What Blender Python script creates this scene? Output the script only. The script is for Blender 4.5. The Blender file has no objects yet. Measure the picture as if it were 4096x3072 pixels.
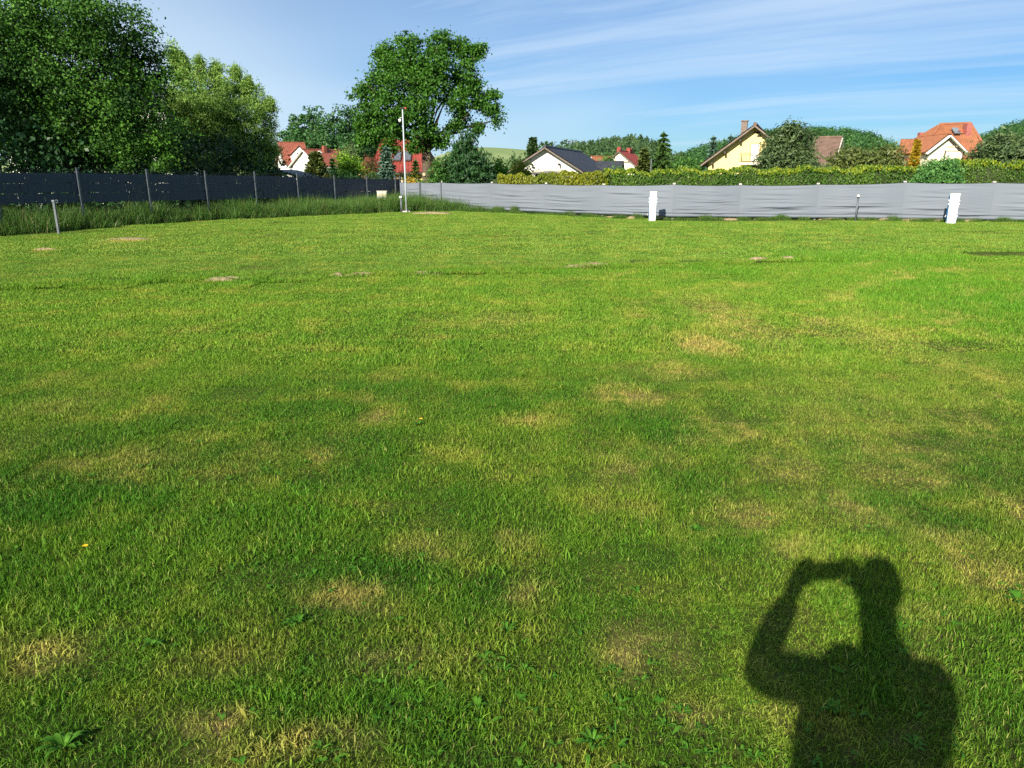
import bpy, bmesh, math, random
import numpy as np
from mathutils import Vector, Matrix

# ---------------------------------------------------------------- camera, sky, sun, exposure
SC = bpy.context.scene
COL = SC.collection
R = math.radians
EYE = 1.55
PITCH = math.atan(833 / 2958)
cam = bpy.data.cameras.new('camera'); cam.lens = 26.0; cam.sensor_width = 36.0
cam.clip_start = 0.02; cam.clip_end = 4000
CAM = bpy.data.objects.new('camera', cam); COL.objects.link(CAM)
CAM.location = (0, 0, EYE); CAM.rotation_euler = (math.pi / 2 - PITCH, 0, 0)
SC.camera = CAM

SUN_EL, SUN_AZ = R(27.3), R(25.5)      # light travels towards azimuth 25.5 deg right of the view
sun = bpy.data.lights.new('sun', 'SUN'); sun.energy = 5.0; sun.angle = R(0.53); sun.color = (1.0, 0.925, 0.765)
SUN = bpy.data.objects.new('sun', sun); COL.objects.link(SUN)
LDIR = Vector((math.sin(SUN_AZ) * math.cos(SUN_EL), math.cos(SUN_AZ) * math.cos(SUN_EL), -math.sin(SUN_EL)))
SUN.rotation_euler = LDIR.to_track_quat('-Z', 'Y').to_euler(); SUN.location = (-20, -40, 30)

SC.view_settings.view_transform = 'Standard'; SC.view_settings.look = 'None'
SC.view_settings.exposure = 1.0; SC.view_settings.gamma = 1.0; SC.view_settings.use_curve_mapping = False
SC.render.engine = 'CYCLES'
SC.cycles.use_denoising = False
SC.cycles.max_bounces = 6; SC.cycles.diffuse_bounces = 3; SC.cycles.glossy_bounces = 2
SC.cycles.transmission_bounces = 3; SC.cycles.transparent_max_bounces = 4
SC.cycles.caustics_reflective = False; SC.cycles.caustics_refractive = False
SC.cycles.sample_clamp_indirect = 4.0

class NT:
    """Tiny node-tree writer."""
    def __init__(s, tree): s.t = tree; s.n = tree.nodes; s.l = tree.links
    def __call__(s, typ, _out=0, **kw):
        nd = s.n.new(typ); ins = kw.pop('ins', {})
        for k, v in kw.items(): setattr(nd, k, v)
        for k, v in ins.items():
            if isinstance(v, bpy.types.NodeSocket): s.l.new(v, nd.inputs[k])
            else: nd.inputs[k].default_value = v
        return nd.outputs[_out]
    def math(s, op, a, b=0.0, c=0.0, clamp=False):
        return s('ShaderNodeMath', operation=op, use_clamp=clamp, ins={0: a, 1: b, 2: c})
    def vmath(s, op, a, b=(0, 0, 0), out=0):
        return s('ShaderNodeVectorMath', out, operation=op, ins={0: a, 1: b})
    def mix(s, f, a, b, blend='MIX'):
        return s('ShaderNodeMix', 2, data_type='RGBA', blend_type=blend, clamp_factor=True, ins={0: f, 6: a, 7: b})
    def ramp(s, f, lo, hi, a=0.0, b=1.0):
        return s('ShaderNodeMapRange', clamp=True, interpolation_type='SMOOTHSTEP', ins={0: f, 1: lo, 2: hi, 3: a, 4: b})
    def noise(s, vec, scale, detail=3.0, rough=0.55, out=0):
        return s('ShaderNodeTexNoise', out, ins={'Vector': vec, 'Scale': scale, 'Detail': detail, 'Roughness': rough})
    def link(s, a, b): s.l.new(a, b)

W = bpy.data.worlds.new('World'); SC.world = W; W.use_nodes = True
nt = NT(W.node_tree); W.node_tree.nodes.clear()
sky = nt('ShaderNodeTexSky', sky_type='NISHITA', sun_disc=False, sun_elevation=SUN_EL, sun_rotation=SUN_AZ + math.pi,
         altitude=250, air_density=1.0, dust_density=0.25, ozone_density=2.2)
co = nt('ShaderNodeTexCoord')
sep = W.node_tree.nodes.new('ShaderNodeSeparateXYZ'); nt.link(co, sep.inputs[0])
zz = nt.math('ADD', nt.math('MAXIMUM', sep.outputs[2], 0.0), 0.09)
px, py = nt.math('DIVIDE', sep.outputs[0], zz), nt.math('DIVIDE', sep.outputs[1], zz)
pl = nt('ShaderNodeCombineXYZ', ins={0: px, 1: py, 2: 0.0})        # flat cirrus layer seen in perspective
rot = nt.vmath('MULTIPLY', nt('ShaderNodeMapping', ins={'Vector': pl, 'Rotation': (0, 0, R(33))}), (0.08, 0.40, 1))
warp = nt.vmath('ADD', rot, nt.vmath('MULTIPLY', nt.noise(pl, 0.30, 3, 0.55, out=1), (0.3, 0.30, 0)))
streak = nt.noise(warp, 1.0, 8.0, 0.60)
fine = nt.noise(nt.vmath('MULTIPLY', warp, (1.0, 3.2, 1)), 1.6, 6.0, 0.6)
veil = nt.noise(nt.vmath('MULTIPLY', pl, (0.16, 0.12, 0)), 1.0, 3.0, 0.5)
left = nt.ramp(px, -3.4, 2.2, 1.0, 0.0)
c1 = nt.math('MULTIPLY', nt.ramp(nt.math('ADD', streak, nt.math('MULTIPLY', fine, 0.25)), 0.49, 0.84), 0.80)
c2 = nt.math('MULTIPLY', nt.ramp(nt.math('ADD', veil, nt.math('MULTIPLY', left, 0.42)), 0.40, 0.86), 0.84)
cov = nt.math('MAXIMUM', c1, c2)
tint = nt.mix(1.0, sky, (0.52, 0.93, 1.36, 1), 'MULTIPLY')
skyc = nt.mix(cov, tint, (9.0, 11.1, 13.2, 1))
bg = nt('ShaderNodeBackground', ins={'Color': skyc, 'Strength': 0.039})
wo = W.node_tree.nodes.new('ShaderNodeOutputWorld'); nt.link(bg, wo.inputs[0])

# ---------------------------------------------------------------- geometry of the view (used only to measure real places)
_c, _s = math.cos(PITCH), math.sin(PITCH)
def ray(u, v):
    y = 1536 - v
    return np.array([u - 2048.0, y * _s + 2958 * _c, y * _c - 2958 * _s])
def at(u, v, Y):
    """The place at distance Y in front of the photographer seen at photo pixel u, v."""
    d = ray(u, v); p = d * (Y / d[1]); return Vector((p[0], p[1], p[2] + EYE))
def sm(a, b, t):
    t = np.clip((t - a) / (b - a), 0, 1); return t * t * (3 - 2 * t)
def seam_y(x): return 12.35 + 0.27 * x - 0.0045 * x * x
def gz(x, y):
    """Height of the lawn."""
    z = 0.05 * sm(-0.15, 0.5, y - seam_y(x)) + 0.04 * sm(14, 24, y)
    z = z - 0.10 * sm(24, 36, y) * sm(-4, -9, x)
    z = z + 0.012 * np.sin(x * 0.9 + 1.3) * np.sin(y * 0.7) * sm(3, 8, y)
    return z
def ground(u, v):
    z = 0.0
    for _ in range(6):
        d = ray(u, v); t = (z - EYE) / d[2]; p = d * t; z = float(gz(p[0], p[1]))
    return Vector((p[0], p[1], z))

# ---------------------------------------------------------------- object helpers
def tag(o, label, cat, group=None):
    o['label'] = label; o['category'] = cat
    if group: o['group'] = group
    return o
def kind(o, k, label=None):
    o['kind'] = k
    if label: o['label'] = label
    return o
def thing(name, loc, label, cat, rotz=0.0, group=None):
    o = bpy.data.objects.new(name, None); COL.objects.link(o)
    o.empty_display_size = 0.3
    o.location = loc; o.rotation_euler = (0, 0, rotz)
    return tag(o, label, cat, group)
def mesh_np(name, v, f, mat, parent=None, attrs=None, smooth=False):
    """Mesh from numpy: v (N,3), f (M,k) all the same k."""
    v = np.asarray(v, np.float32); f = np.asarray(f, np.int32); m, k = f.shape
    me = bpy.data.meshes.new(name)
    me.vertices.add(len(v)); me.vertices.foreach_set('co', v.ravel())
    me.loops.add(m * k); me.loops.foreach_set('vertex_index', f.ravel())
    me.polygons.add(m); me.polygons.foreach_set('loop_start', np.arange(0, m * k, k, dtype=np.int32))
    if smooth: me.polygons.foreach_set('use_smooth', np.ones(m, bool))
    for nm, (dom, data) in (attrs or {}).items():
        a = me.attributes.new(nm, 'FLOAT', dom); a.data.foreach_set('value', np.asarray(data, np.float32))
    me.update(calc_edges=True); me.materials.append(mat)
    o = bpy.data.objects.new(name, me)
    COL.objects.link(o); o.parent = parent
    return o
class MB:
    """Collects polygons for one mesh object."""
    def __init__(s, off=(0, 0, 0)): s.v = []; s.f = []; s.off = Vector(off)
    def add(s, vs, fs):
        b = len(s.v); s.v += [Vector(p) - s.off for p in vs]; s.f += [[b + i for i in f] for f in fs]; return s
    def box(s, c, size, M=None):
        h = Vector(size) / 2; c = Vector(c)
        vs = [Vector((x * h.x, y * h.y, z * h.z)) for x in (-1, 1) for y in (-1, 1) for z in (-1, 1)]
        if M is not None: vs = [M @ p for p in vs]
        return s.add([p + c for p in vs], [(0, 1, 3, 2), (4, 6, 7, 5), (0, 4, 5, 1), (2, 3, 7, 6), (0, 2, 6, 4), (1, 5, 7, 3)])
    def beam(s, p, q, w, h, up=(0, 0, 1)):
        p, q = Vector(p), Vector(q); d = (q - p).normalized(); sd = d.cross(Vector(up))
        if sd.length < 1e-5: sd = d.cross(Vector((0, 1, 0)))
        sd.normalize(); u = sd.cross(d)
        vs = [e + sd * (a * w / 2) + u * (b * h / 2) for e in (p, q) for a, b in ((-1, -1), (1, -1), (1, 1), (-1, 1))]
        return s.add(vs, [(3, 2, 1, 0), (4, 5, 6, 7), (0, 1, 5, 4), (1, 2, 6, 5), (2, 3, 7, 6), (3, 0, 4, 7)])
    def tube(s, pts, rad, n=8, cap=True):
        pts = [Vector(p) for p in pts]; vs = []; fs = []
        if not hasattr(rad, '__len__'): rad = [rad] * len(pts)
        for i, p in enumerate(pts):
            d = (pts[min(i + 1, len(pts) - 1)] - pts[max(i - 1, 0)]).normalized()
            a = d.cross(Vector((0, 0, 1)) if abs(d.z) < 0.9 else Vector((1, 0, 0))).normalized(); b = d.cross(a)
            vs += [p + (a * math.cos(2 * math.pi * k / n) + b * math.sin(2 * math.pi * k / n)) * rad[i] for k in range(n)]
        for i in range(len(pts) - 1):
            for k in range(n):
                fs.append((i * n + k, i * n + (k + 1) % n, (i + 1) * n + (k + 1) % n, (i + 1) * n + k))
        if cap: fs += [tuple(range(n))[::-1], tuple(range((len(pts) - 1) * n, len(pts) * n))]
        return s.add(vs, fs)
    def slab(s, quad, t, nrm=None):
        """A plate of thickness t under the polygon quad."""
        q = [Vector(p) for p in quad]; n = len(q)
        if nrm is None: nrm = (q[1] - q[0]).cross(q[2] - q[0]).normalized()
        vs = q + [p - Vector(nrm) * t for p in q]
        return s.add(vs, [tuple(range(n)), tuple(range(2 * n - 1, n - 1, -1))] + [(i + n, (i + 1) % n + n, (i + 1) % n, i) for i in range(n)])
    def build(s, name, mat, parent=None, smooth=False, bevel=0.0):
        me = bpy.data.meshes.new(name); me.from_pydata([tuple(p) for p in s.v], [], s.f); me.validate()
        me.materials.append(mat)
        bm = bmesh.new(); bm.from_mesh(me)
        if bevel: bmesh.ops.bevel(bm, geom=bm.edges[:], offset=bevel, segments=2, affect='EDGES', profile=0.6)
        bmesh.ops.recalc_face_normals(bm, faces=bm.faces[:]); bm.to_mesh(me); bm.free()
        if smooth:
            me.polygons.foreach_set('use_smooth', [True] * len(me.polygons))
        o = bpy.data.objects.new(name, me); COL.objects.link(o); o.parent = parent
        return o

# ---------------------------------------------------------------- materials
MATS = {}
def mat_new(name):
    m = bpy.data.materials.new(name); m.use_nodes = True; m.node_tree.nodes.clear(); return m, NT(m.node_tree)
def finish(m, nt, sh):
    o = m.node_tree.nodes.new('ShaderNodeOutputMaterial'); nt.link(sh, o.inputs[0]); return m
def plain(name, col, rough=0.7, var=0.12, scale=6.0, bump=0.0, metal=0.0, spec=0.3):
    """A painted or rendered surface with slight blotches and wear."""
    if name in MATS: return MATS[name]
    m, nt = mat_new(name)
    tc = nt('ShaderNodeTexCoord', 3)
    n = nt.noise(tc, scale, 5, 0.6)
    c = nt.mix(nt.ramp(n, 0.3, 0.7), tuple(x * (1 - var) for x in col) + (1,), tuple(min(1, x * (1 + var)) for x in col) + (1,))
    ins = {'Base Color': c, 'Roughness': rough, 'Metallic': metal, 'Specular IOR Level': spec}
    if bump:
        ins['Normal'] = nt('ShaderNodeBump', ins={'Strength': bump, 'Distance': 0.02, 'Height': nt.noise(tc, scale * 6, 4, 0.6)})
    MATS[name] = finish(m, nt, nt('ShaderNodeBsdfPrincipled', ins=ins)); return MATS[name]
def leafmat(name, a, b, trans=0.28, rough=0.5, spec=0.25):
    """Foliage: colour runs a..b with each leaf's own tint, light shines through."""
    if name in MATS: return MATS[name]
    m, nt = mat_new(name)
    t = nt('ShaderNodeAttribute', 2, attribute_name='tint')
    c = nt.mix(t, tuple(a) + (1,), tuple(b) + (1,))
    p = nt('ShaderNodeBsdfPrincipled', ins={'Base Color': c, 'Roughness': rough, 'Specular IOR Level': spec})
    tr = nt('ShaderNodeBsdfTranslucent', ins={'Color': nt.mix(1.0, c, (1.15, 1.25, 0.55, 1), 'MULTIPLY')})
    MATS[name] = finish(m, nt, nt('ShaderNodeMixShader', ins={0: trans, 1: p, 2: tr})); return MATS[name]

BARK = plain('bark', (0.085, 0.062, 0.045), 0.95, 0.35, 9.0, 0.9)
BARK2 = plain('grey_bark', (0.10, 0.085, 0.07), 0.95, 0.35, 9.0, 0.9)
rng = np.random.default_rng(7)
random.seed(5)

# lawn tone: a node group that tells the colour of the grass at each place of the lawn, sun backscatter included
PATCH = [  # u, v (quarter view of the photo), half sizes, strength: worn and dry spots
    (1520, 745, 56, 22, 1.8), (1575, 690, 76, 50, .85), (1345, 855, 66, 26, .95), (1440, 800, 90, 26, .75), (1140, 912, 52, 14, .7),
    (812, 906, 42, 14, .6), (800, 866, 40, 11, .5), (690, 975, 42, 16, .6), (280, 1000, 130, 32, .5), (745, 1280, 95, 34, .85),
    (940, 1185, 84, 30, .55), (1130, 1180, 60, 24, .45), (1150, 1285, 66, 30, .6), (1385, 1395, 84, 60, .75), (60, 1400, 115, 52, .95),
    (880, 1430, 120, 48, .6), (500, 1550, 66, 30, .85), (620, 1610, 170, 48, .7), (1490, 1530, 60, 34, .5), (1690, 1000, 90, 32, .6),
    (1620, 1105, 72, 28, .7), (1830, 1090, 110, 40, .55), (1960, 1000, 130, 56, .5), (2090, 1235, 84, 46, .8), (2010, 1160, 96, 34, .6),
    (2060, 790, 110, 56, .45), (1900, 735, 110, 36, .5), (2200, 1095, 34, 56, .7), (1340, 1010, 64, 24, .5), (1080, 690, 84, 18, .45),
    (130, 880, 96, 34, .45), (280, 520, 46, 5, 1.1), (100, 541, 26, 4, .9), (1720, 1180, 66, 28, .55), (1100, 697, 20, 5, .8),
    (1900, 900, 320, 130, .28), (1720, 870, 150, 70, .25)]
LUSH = [(2130, 640, 260, 80, 1.0), (1900, 560, 260, 26, .9), (1560, 585, 230, 13, .9), (1150, 590, 260, 8, .8), (420, 600, 380, 16, .6),
        (300, 1150, 260, 120, .45), (700, 1080, 200, 60, .3), (1330, 1160, 130, 50, .35), (700, 1500, 300, 60, .5), (1620, 1560, 80, 60, .5)]
def lawn_group():
    g = bpy.data.node_groups.new('lawn_tone', 'ShaderNodeTree')
    g.interface.new_socket('Color', in_out='OUTPUT', socket_type='NodeSocketColor')
    g.interface.new_socket('Dry', in_out='OUTPUT', socket_type='NodeSocketFloat')
    nt = NT(g)
    pos = nt('ShaderNodeNewGeometry')
    wv = nt.vmath('SCALE', nt.vmath('SUBTRACT', nt.noise(pos, 1.3, 4, 0.65, out=1), (0.5, 0.5, 0.5)))
    wv.node.inputs['Scale'].default_value = 1.5
    def masks(lst):
        acc = None
        for (u, v, ru, rv, k) in lst:
            u, v, ru, rv = u * 1.852, v * 1.852, ru * 1.852, rv * 1.852
            p = ground(u, v); sx = abs(ground(u + ru, v).x - p.x); sy = abs(ground(u, v - rv).y - ground(u, v + rv).y) / 2
            amp = min(1.3, 0.9 * min(sx, sy) + 0.15)
            q = nt.vmath('MULTIPLY_ADD', wv, (amp, amp, 0)); q.node.inputs[2].default_value = (-p.x, -p.y, 0)
            q2 = nt.vmath('ADD', pos, q)
            q3 = nt.vmath('MULTIPLY', q2, (1 / sx, 1 / sy, 0))
            ln = nt.vmath('LENGTH', q3, out=1)
            mk = nt.ramp(ln, 0.0, 1.65, k * 0.85, 0.0)
            acc = mk if acc is None else nt.math('MAXIMUM', acc, mk)
        return acc
    dry = masks(PATCH); lush = masks(LUSH)
    n1 = nt.noise(pos, 0.42, 4, 0.6); n2 = nt.noise(pos, 1.7, 5, 0.65); n3 = nt.noise(pos, 7.0, 4, 0.6)
    sp = g.nodes.new('ShaderNodeSeparateXYZ'); nt.link(pos, sp.inputs[0])
    sy = nt.math('SUBTRACT', sp.outputs[1], nt.math('ADD', nt.math('MULTIPLY', sp.outputs[0], 0.27), 12.45))
    far = nt.ramp(nt.math('ADD', sy, nt.math('MULTIPLY', n2, 0.3)), -0.1, 0.7)
    mid = nt.ramp(sp.outputs[1], 3.0, 9.0)
    lane = nt('ShaderNodeMapping', ins={'Vector': pos, 'Rotation': (0, 0, R(-38)), 'Scale': (1.9, 0.06, 1)})
    ln = nt.noise(lane, 1.0, 2, 0.5)
    g0 = nt.mix(nt.ramp(n1, 0.36, 0.64), (0.034, 0.135, 0.009, 1), (0.108, 0.222, 0.016, 1))
    g0 = nt.mix(nt.math('MULTIPLY', mid, 0.60), g0, (0.160, 0.312, 0.028, 1))  # paler green paints in the sun's backscatter from the middle distance on
    gf = nt.mix(nt.ramp(ln, 0.36, 0.62), (0.150, 0.272, 0.038, 1), (0.196, 0.315, 0.052, 1))
    gf = nt.mix(nt.ramp(nt.noise(pos, 0.9, 5, 0.68), 0.40, 0.60, 0.0, 0.75), (0.108, 0.232, 0.026, 1), gf)
    c = nt.mix(far, g0, gf)
    c = nt.mix(nt.math('MULTIPLY', nt.ramp(n2, 0.42, 0.70), 0.48), c, (0.262, 0.300, 0.036, 1))
    c = nt.mix(nt.math('MULTIPLY', lush, 0.85), c, (0.066, 0.225, 0.012, 1))
    st = nt.vmath('MULTIPLY', nt('ShaderNodeMapping', ins={'Vector': pos, 'Rotation': (0, 0, R(-46))}), (0.40, 1.5, 0))
    ns = nt.noise(nt.vmath('ADD', st, nt.vmath('SCALE', wv)), 1.0, 5, 0.62)
    right = nt.ramp(nt.math('SUBTRACT', sp.outputs[0], nt.math('MULTIPLY', sp.outputs[1], 0.10)), -1.2, 1.6, 0.25, 1.0)
    strk = nt.math('MULTIPLY', nt.math('MULTIPLY', nt.ramp(ns, 0.50, 0.70), right), nt.math('MULTIPLY', nt.math('SUBTRACT', 1.0, far), 0.58))
    dry = nt.math('MAXIMUM', dry, strk)
    dd = nt.math('ADD', nt.math('MULTIPLY', dry, nt.ramp(n3, 0.30, 0.66, 0.15, 1.35)), nt.math('MULTIPLY', nt.ramp(n2, 0.52, 0.78), 0.38), clamp=True)
    c = nt.mix(nt.math('MULTIPLY', dd, 0.85), c, (0.410, 0.345, 0.095, 1))
    o = g.nodes.new('NodeGroupOutput'); nt.link(c, o.inputs[0]); nt.link(dd, o.inputs[1])
    return g
LAWN = lawn_group()
def grass_mat():
    m, nt = mat_new('grass_blade')
    gr = nt.n.new('ShaderNodeGroup'); gr.node_tree = LAWN
    t = nt('ShaderNodeAttribute', 2, attribute_name='tint'); h = nt('ShaderNodeAttribute', 2, attribute_name='up')
    c = nt.mix(1.0, gr.outputs[0], nt.mix(t, (0.40, 0.46, 0.38, 1), (1.72, 1.60, 1.65, 1)), 'MULTIPLY')
    c = nt.mix(nt.ramp(t, 0.93, 0.97, 0.0, 0.6), c, (0.40, 0.33, 0.12, 1))
    c = nt.mix(nt.math('MULTIPLY', nt.math('SUBTRACT', 1.0, h), 0.18), c, (0.16, 0.17, 0.03, 1))   # pale sheaths low down
    p = nt('ShaderNodeBsdfPrincipled', ins={'Base Color': c, 'Roughness': 0.55, 'Specular IOR Level': 0.12})
    tr = nt('ShaderNodeBsdfTranslucent', ins={'Color': nt.mix(1.0, c, (1.1, 1.2, 0.5, 1), 'MULTIPLY')})
    return finish(m, nt, nt('ShaderNodeMixShader', ins={0: 0.25, 1: p, 2: tr}))
def lawn_ground_mat():
    m, nt = mat_new('lawn_ground')
    gr = nt.n.new('ShaderNodeGroup'); gr.node_tree = LAWN
    pos = nt('ShaderNodeNewGeometry')
    n = nt.noise(pos, 38.0, 5, 0.7)
    c = nt.mix(nt.ramp(n, 0.3, 0.7), (0.040, 0.036, 0.014, 1), nt.mix(1.0, gr.outputs[0], (0.55, 0.55, 0.55, 1), 'MULTIPLY'))
    c = nt.mix(nt.math('MULTIPLY', gr.outputs[1], 0.5), c, (0.30, 0.22, 0.10, 1))
    b = nt('ShaderNodeBump', ins={'Strength': 0.8, 'Distance': 0.03, 'Height': n})
    return finish(m, nt, nt('ShaderNodeBsdfPrincipled', ins={'Base Color': c, 'Roughness': 0.95, 'Specular IOR Level': 0.05, 'Normal': b}))
GRASS = grass_mat()

# ---------------------------------------------------------------- fence lines (plan)
FU = [(1601, 36.4), (1680, 35.3), (1760, 34.2), (1959, 31.9), (2176, 29.7), (2407, 27.7), (2695, 26.1), (2965, 26.1), (3277, 25.95), (3624, 25.6), (3982, 25.1), (4420, 24.4), (4900, 23.6)]
FP = [(at(u, 735, Y).x, Y) for u, Y in FU]
LP = [(-12.35 + 0.965 * i, 21.8 + 2.11 * i) for i in range(-2, 8)]; LP.append((at(1596, 706, 37.0).x, 37.0))
EDGE = [(-22, 4), (-16.2, 13.5), (-13.0, 19.4), (-10.4, 25.7), (-7.6, 29.0), (-5.2, 31.1), (-3.6, 32.0), (-2.0, 32.1), (-0.7, 31.2)] + [(x + 0.05, y - 0.35) for x, y in FP[4:]]
EX = np.array([p[0] for p in EDGE]); EY = np.array([p[1] for p in EDGE])
def edge_y(x): return np.interp(x, EX, EY)

# ---------------------------------------------------------------- ground, hills
def sheet(name, xs, ys, zf, mat):
    X, Y = np.meshgrid(xs, ys); Z = zf(X, Y)
    v = np.stack([X, Y, Z], -1).reshape(-1, 3); nx = len(xs)
    i = (np.arange(len(ys) - 1)[:, None] * nx + np.arange(nx - 1)[None, :]).ravel()
    return mesh_np(name, v, np.stack([i, i + 1, i + 1 + nx, i + nx], 1), mat, smooth=True)
m, nt = mat_new('meadow')
pos = nt('ShaderNodeNewGeometry')
c = nt.mix(nt.ramp(nt.noise(pos, 0.05, 5, 0.6), 0.3, 0.7), (0.075, 0.125, 0.022, 1), (0.13, 0.18, 0.035, 1))
MEADOW = finish(m, nt, nt('ShaderNodeBsdfPrincipled', ins={'Base Color': c, 'Roughness': 0.95, 'Specular IOR Level': 0.05}))
lawn = sheet('lawn', np.linspace(-24, 28, 209), np.linspace(-4, 40, 177), lambda X, Y: gz(X, Y), lawn_ground_mat())
kind(lawn, 'structure')
kind(sheet('ground', np.concatenate([np.linspace(-1500, -100, 20), np.linspace(-80, 80, 17), np.linspace(100, 1500, 20)]),
           np.concatenate([np.linspace(-300, 40, 12), np.linspace(60, 160, 6), np.linspace(200, 2600, 30)]),
           lambda X, Y: -0.12 + 0 * X, MEADOW), 'structure')
# profile of the hills against the sky: photo column, top of the land, distance
HILL = [(-400, 640), (900, 640), (1150, 630), (1450, 640), (1700, 640), (1850, 596), (1950, 592), (2060, 598), (2150, 608), (2260, 625), (2330, 626), (2450, 604),
        (2540, 600), (2620, 620), (2690, 672), (2730, 654), (2800, 624), (2900, 604), (3000, 580), (3100, 564), (3250, 560), (3340, 566), (3450, 584), (3560, 636), (3660, 654),
        (3760, 638), (3880, 592), (3980, 547), (4096, 530), (4300, 522), (4700, 552), (5400, 632)]
HA = np.array([(u - 2048) / 3030 for u, v in HILL]); HZ = np.array([(700 - v) / 3010 for u, v in HILL])
def hill_z(X, Y):
    t = np.interp(X / np.maximum(Y, 1), HA, HZ)
    a = X / np.maximum(Y, 1); D = 330.0 + 230.0 * sm(-0.16, -0.10, a) * (1 - sm(0.02, 0.06, a))
    return (t * D + 1.5) * sm(0.42, 1.0, Y / D) - 0.4
ang = np.linspace(-0.95, 1.05, 161); dist = np.array([130, 150, 170, 195, 220, 245, 270, 300, 335, 380, 440, 500, 560, 640, 800])
A, D = np.meshgrid(ang, dist); X = A * D; Y = D + 0 * A
v = np.stack([X, Y, hill_z(X, Y)], -1).reshape(-1, 3); n = len(ang)
i = (np.arange(len(dist) - 1)[:, None] * n + np.arange(n - 1)[None, :]).ravel()
m, nt = mat_new('field')
pos = nt('ShaderNodeNewGeometry')
mp = nt('ShaderNodeMapping', ins={'Vector': pos, 'Scale': (0.02, 0.006, 0.02)})
c = nt.mix(nt.ramp(nt.noise(mp, 1.0, 5, 0.6), 0.35, 0.65), (0.16, 0.225, 0.085, 1), (0.24, 0.29, 0.13, 1))
FIELD = finish(m, nt, nt('ShaderNodeBsdfPrincipled', ins={'Base Color': c, 'Roughness': 0.95, 'Specular IOR Level': 0.05}))
kind(mesh_np('hills', v, np.stack([i, i + 1, i + 1 + n, i + n], 1), FIELD, smooth=True), 'structure')

# ---------------------------------------------------------------- grass
def blades(name, N, rad, hmin, hmax, wid, lean, mat, seed, stalk=0.0, disc=True):
    """A tuft of N bent grass blades spread over a disc of radius rad."""
    r = np.random.default_rng(seed)
    if disc:
        rr = rad * np.sqrt(r.random(N)); th = r.random(N) * 2 * np.pi; bx, by = rr * np.cos(th), rr * np.sin(th)
    else: bx, by = r.uniform(-rad, rad, N), r.uniform(-rad, rad, N)
    H = r.uniform(hmin, hmax, N) * (0.7 + 0.3 * r.random(N)); wd = wid * r.uniform(0.6, 1.35, N)
    la = r.random(N) * 2 * np.pi; L = np.abs(r.normal(0.45, 0.3, N)) * lean * H
    fa = r.random(N) * 2 * np.pi; fx, fy = np.cos(fa) * wd / 2, np.sin(fa) * wd / 2
    dx, dy = np.cos(la) * L, np.sin(la) * L
    z1 = H * 0.55; bend = np.sqrt(np.clip(1 - (L / H / 1.7) ** 2, 0.12, 1))
    v = np.zeros((N, 5, 3))
    v[:, 0] = np.stack([bx - fx, by - fy, -0.01 + 0 * H], 1); v[:, 1] = np.stack([bx + fx, by + fy, -0.01 + 0 * H], 1)
    v[:, 2] = np.stack([bx + dx * .35 - fx * .85, by + dy * .35 - fy * .85, z1 * (0.5 + 0.5 * bend)], 1)
    v[:, 3] = np.stack([bx + dx * .35 + fx * .85, by + dy * .35 + fy * .85, z1 * (0.5 + 0.5 * bend)], 1)
    v[:, 4] = np.stack([bx + dx, by + dy, H * bend], 1)
    b = np.arange(N)[:, None] * 5
    f = np.concatenate([b + np.array([[0, 1, 3]]), b + np.array([[0, 3, 2]]), b + np.array([[2, 3, 4]])])
    t = np.repeat(r.random(N), 5); up = np.tile([0, 0, .55, .55, 1.0], N)
    o = mesh_np(name, v.reshape(-1, 3), f, mat, attrs={'tint': ('POINT', t), 'up': ('POINT', up)})
    COL.objects.unlink(o)
    return o
def scatter(name, pts, rotz, scl, sources, mat, label, seed=0):
    """One 'stuff' object: geometry nodes put the tufts of `sources` on the points."""
    N = len(pts); me = bpy.data.meshes.new(name); me.vertices.add(N); me.vertices.foreach_set('co', np.asarray(pts, np.float32).ravel())
    a = me.attributes.new('turn', 'FLOAT_VECTOR', 'POINT'); a.data.foreach_set('vector', np.stack([0 * rotz, 0 * rotz, rotz], 1).astype(np.float32).ravel())
    a = me.attributes.new('grow', 'FLOAT_VECTOR', 'POINT'); a.data.foreach_set('vector', np.asarray(scl, np.float32).ravel())
    a = me.attributes.new('pick', 'INT', 'POINT'); a.data.foreach_set('value', np.random.default_rng(seed).integers(0, len(sources), N).astype(np.int32))
    me.materials.append(mat)
    o = bpy.data.objects.new(name, me); COL.objects.link(o); kind(o, 'stuff', label)
    col = bpy.data.collections.new(name + '_sources')
    for s in sources: col.objects.link(s)
    g = bpy.data.node_groups.new(name, 'GeometryNodeTree')
    g.interface.new_socket('Geometry', in_out='INPUT', socket_type='NodeSocketGeometry')
    g.interface.new_socket('Geometry', in_out='OUTPUT', socket_type='NodeSocketGeometry')
    nt = NT(g)
    gi = g.nodes.new('NodeGroupInput'); go = g.nodes.new('NodeGroupOutput')
    ci = nt('GeometryNodeCollectionInfo', ins={'Collection': col, 'Separate Children': True, 'Reset Children': True})
    at_ = lambda nm, ty: nt('GeometryNodeInputNamedAttribute', data_type=ty, ins={0: nm})
    ip = nt('GeometryNodeInstanceOnPoints', ins={'Points': gi.outputs[0], 'Instance': ci, 'Pick Instance': True,
            'Instance Index': at_('pick', 'INT'), 'Rotation': at_('turn', 'FLOAT_VECTOR'), 'Scale': at_('grow', 'FLOAT_VECTOR')})
    nt.link(ip, go.inputs[0])
    md = o.modifiers.new('scatter', 'NODES'); md.node_group = g
    return o
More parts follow.
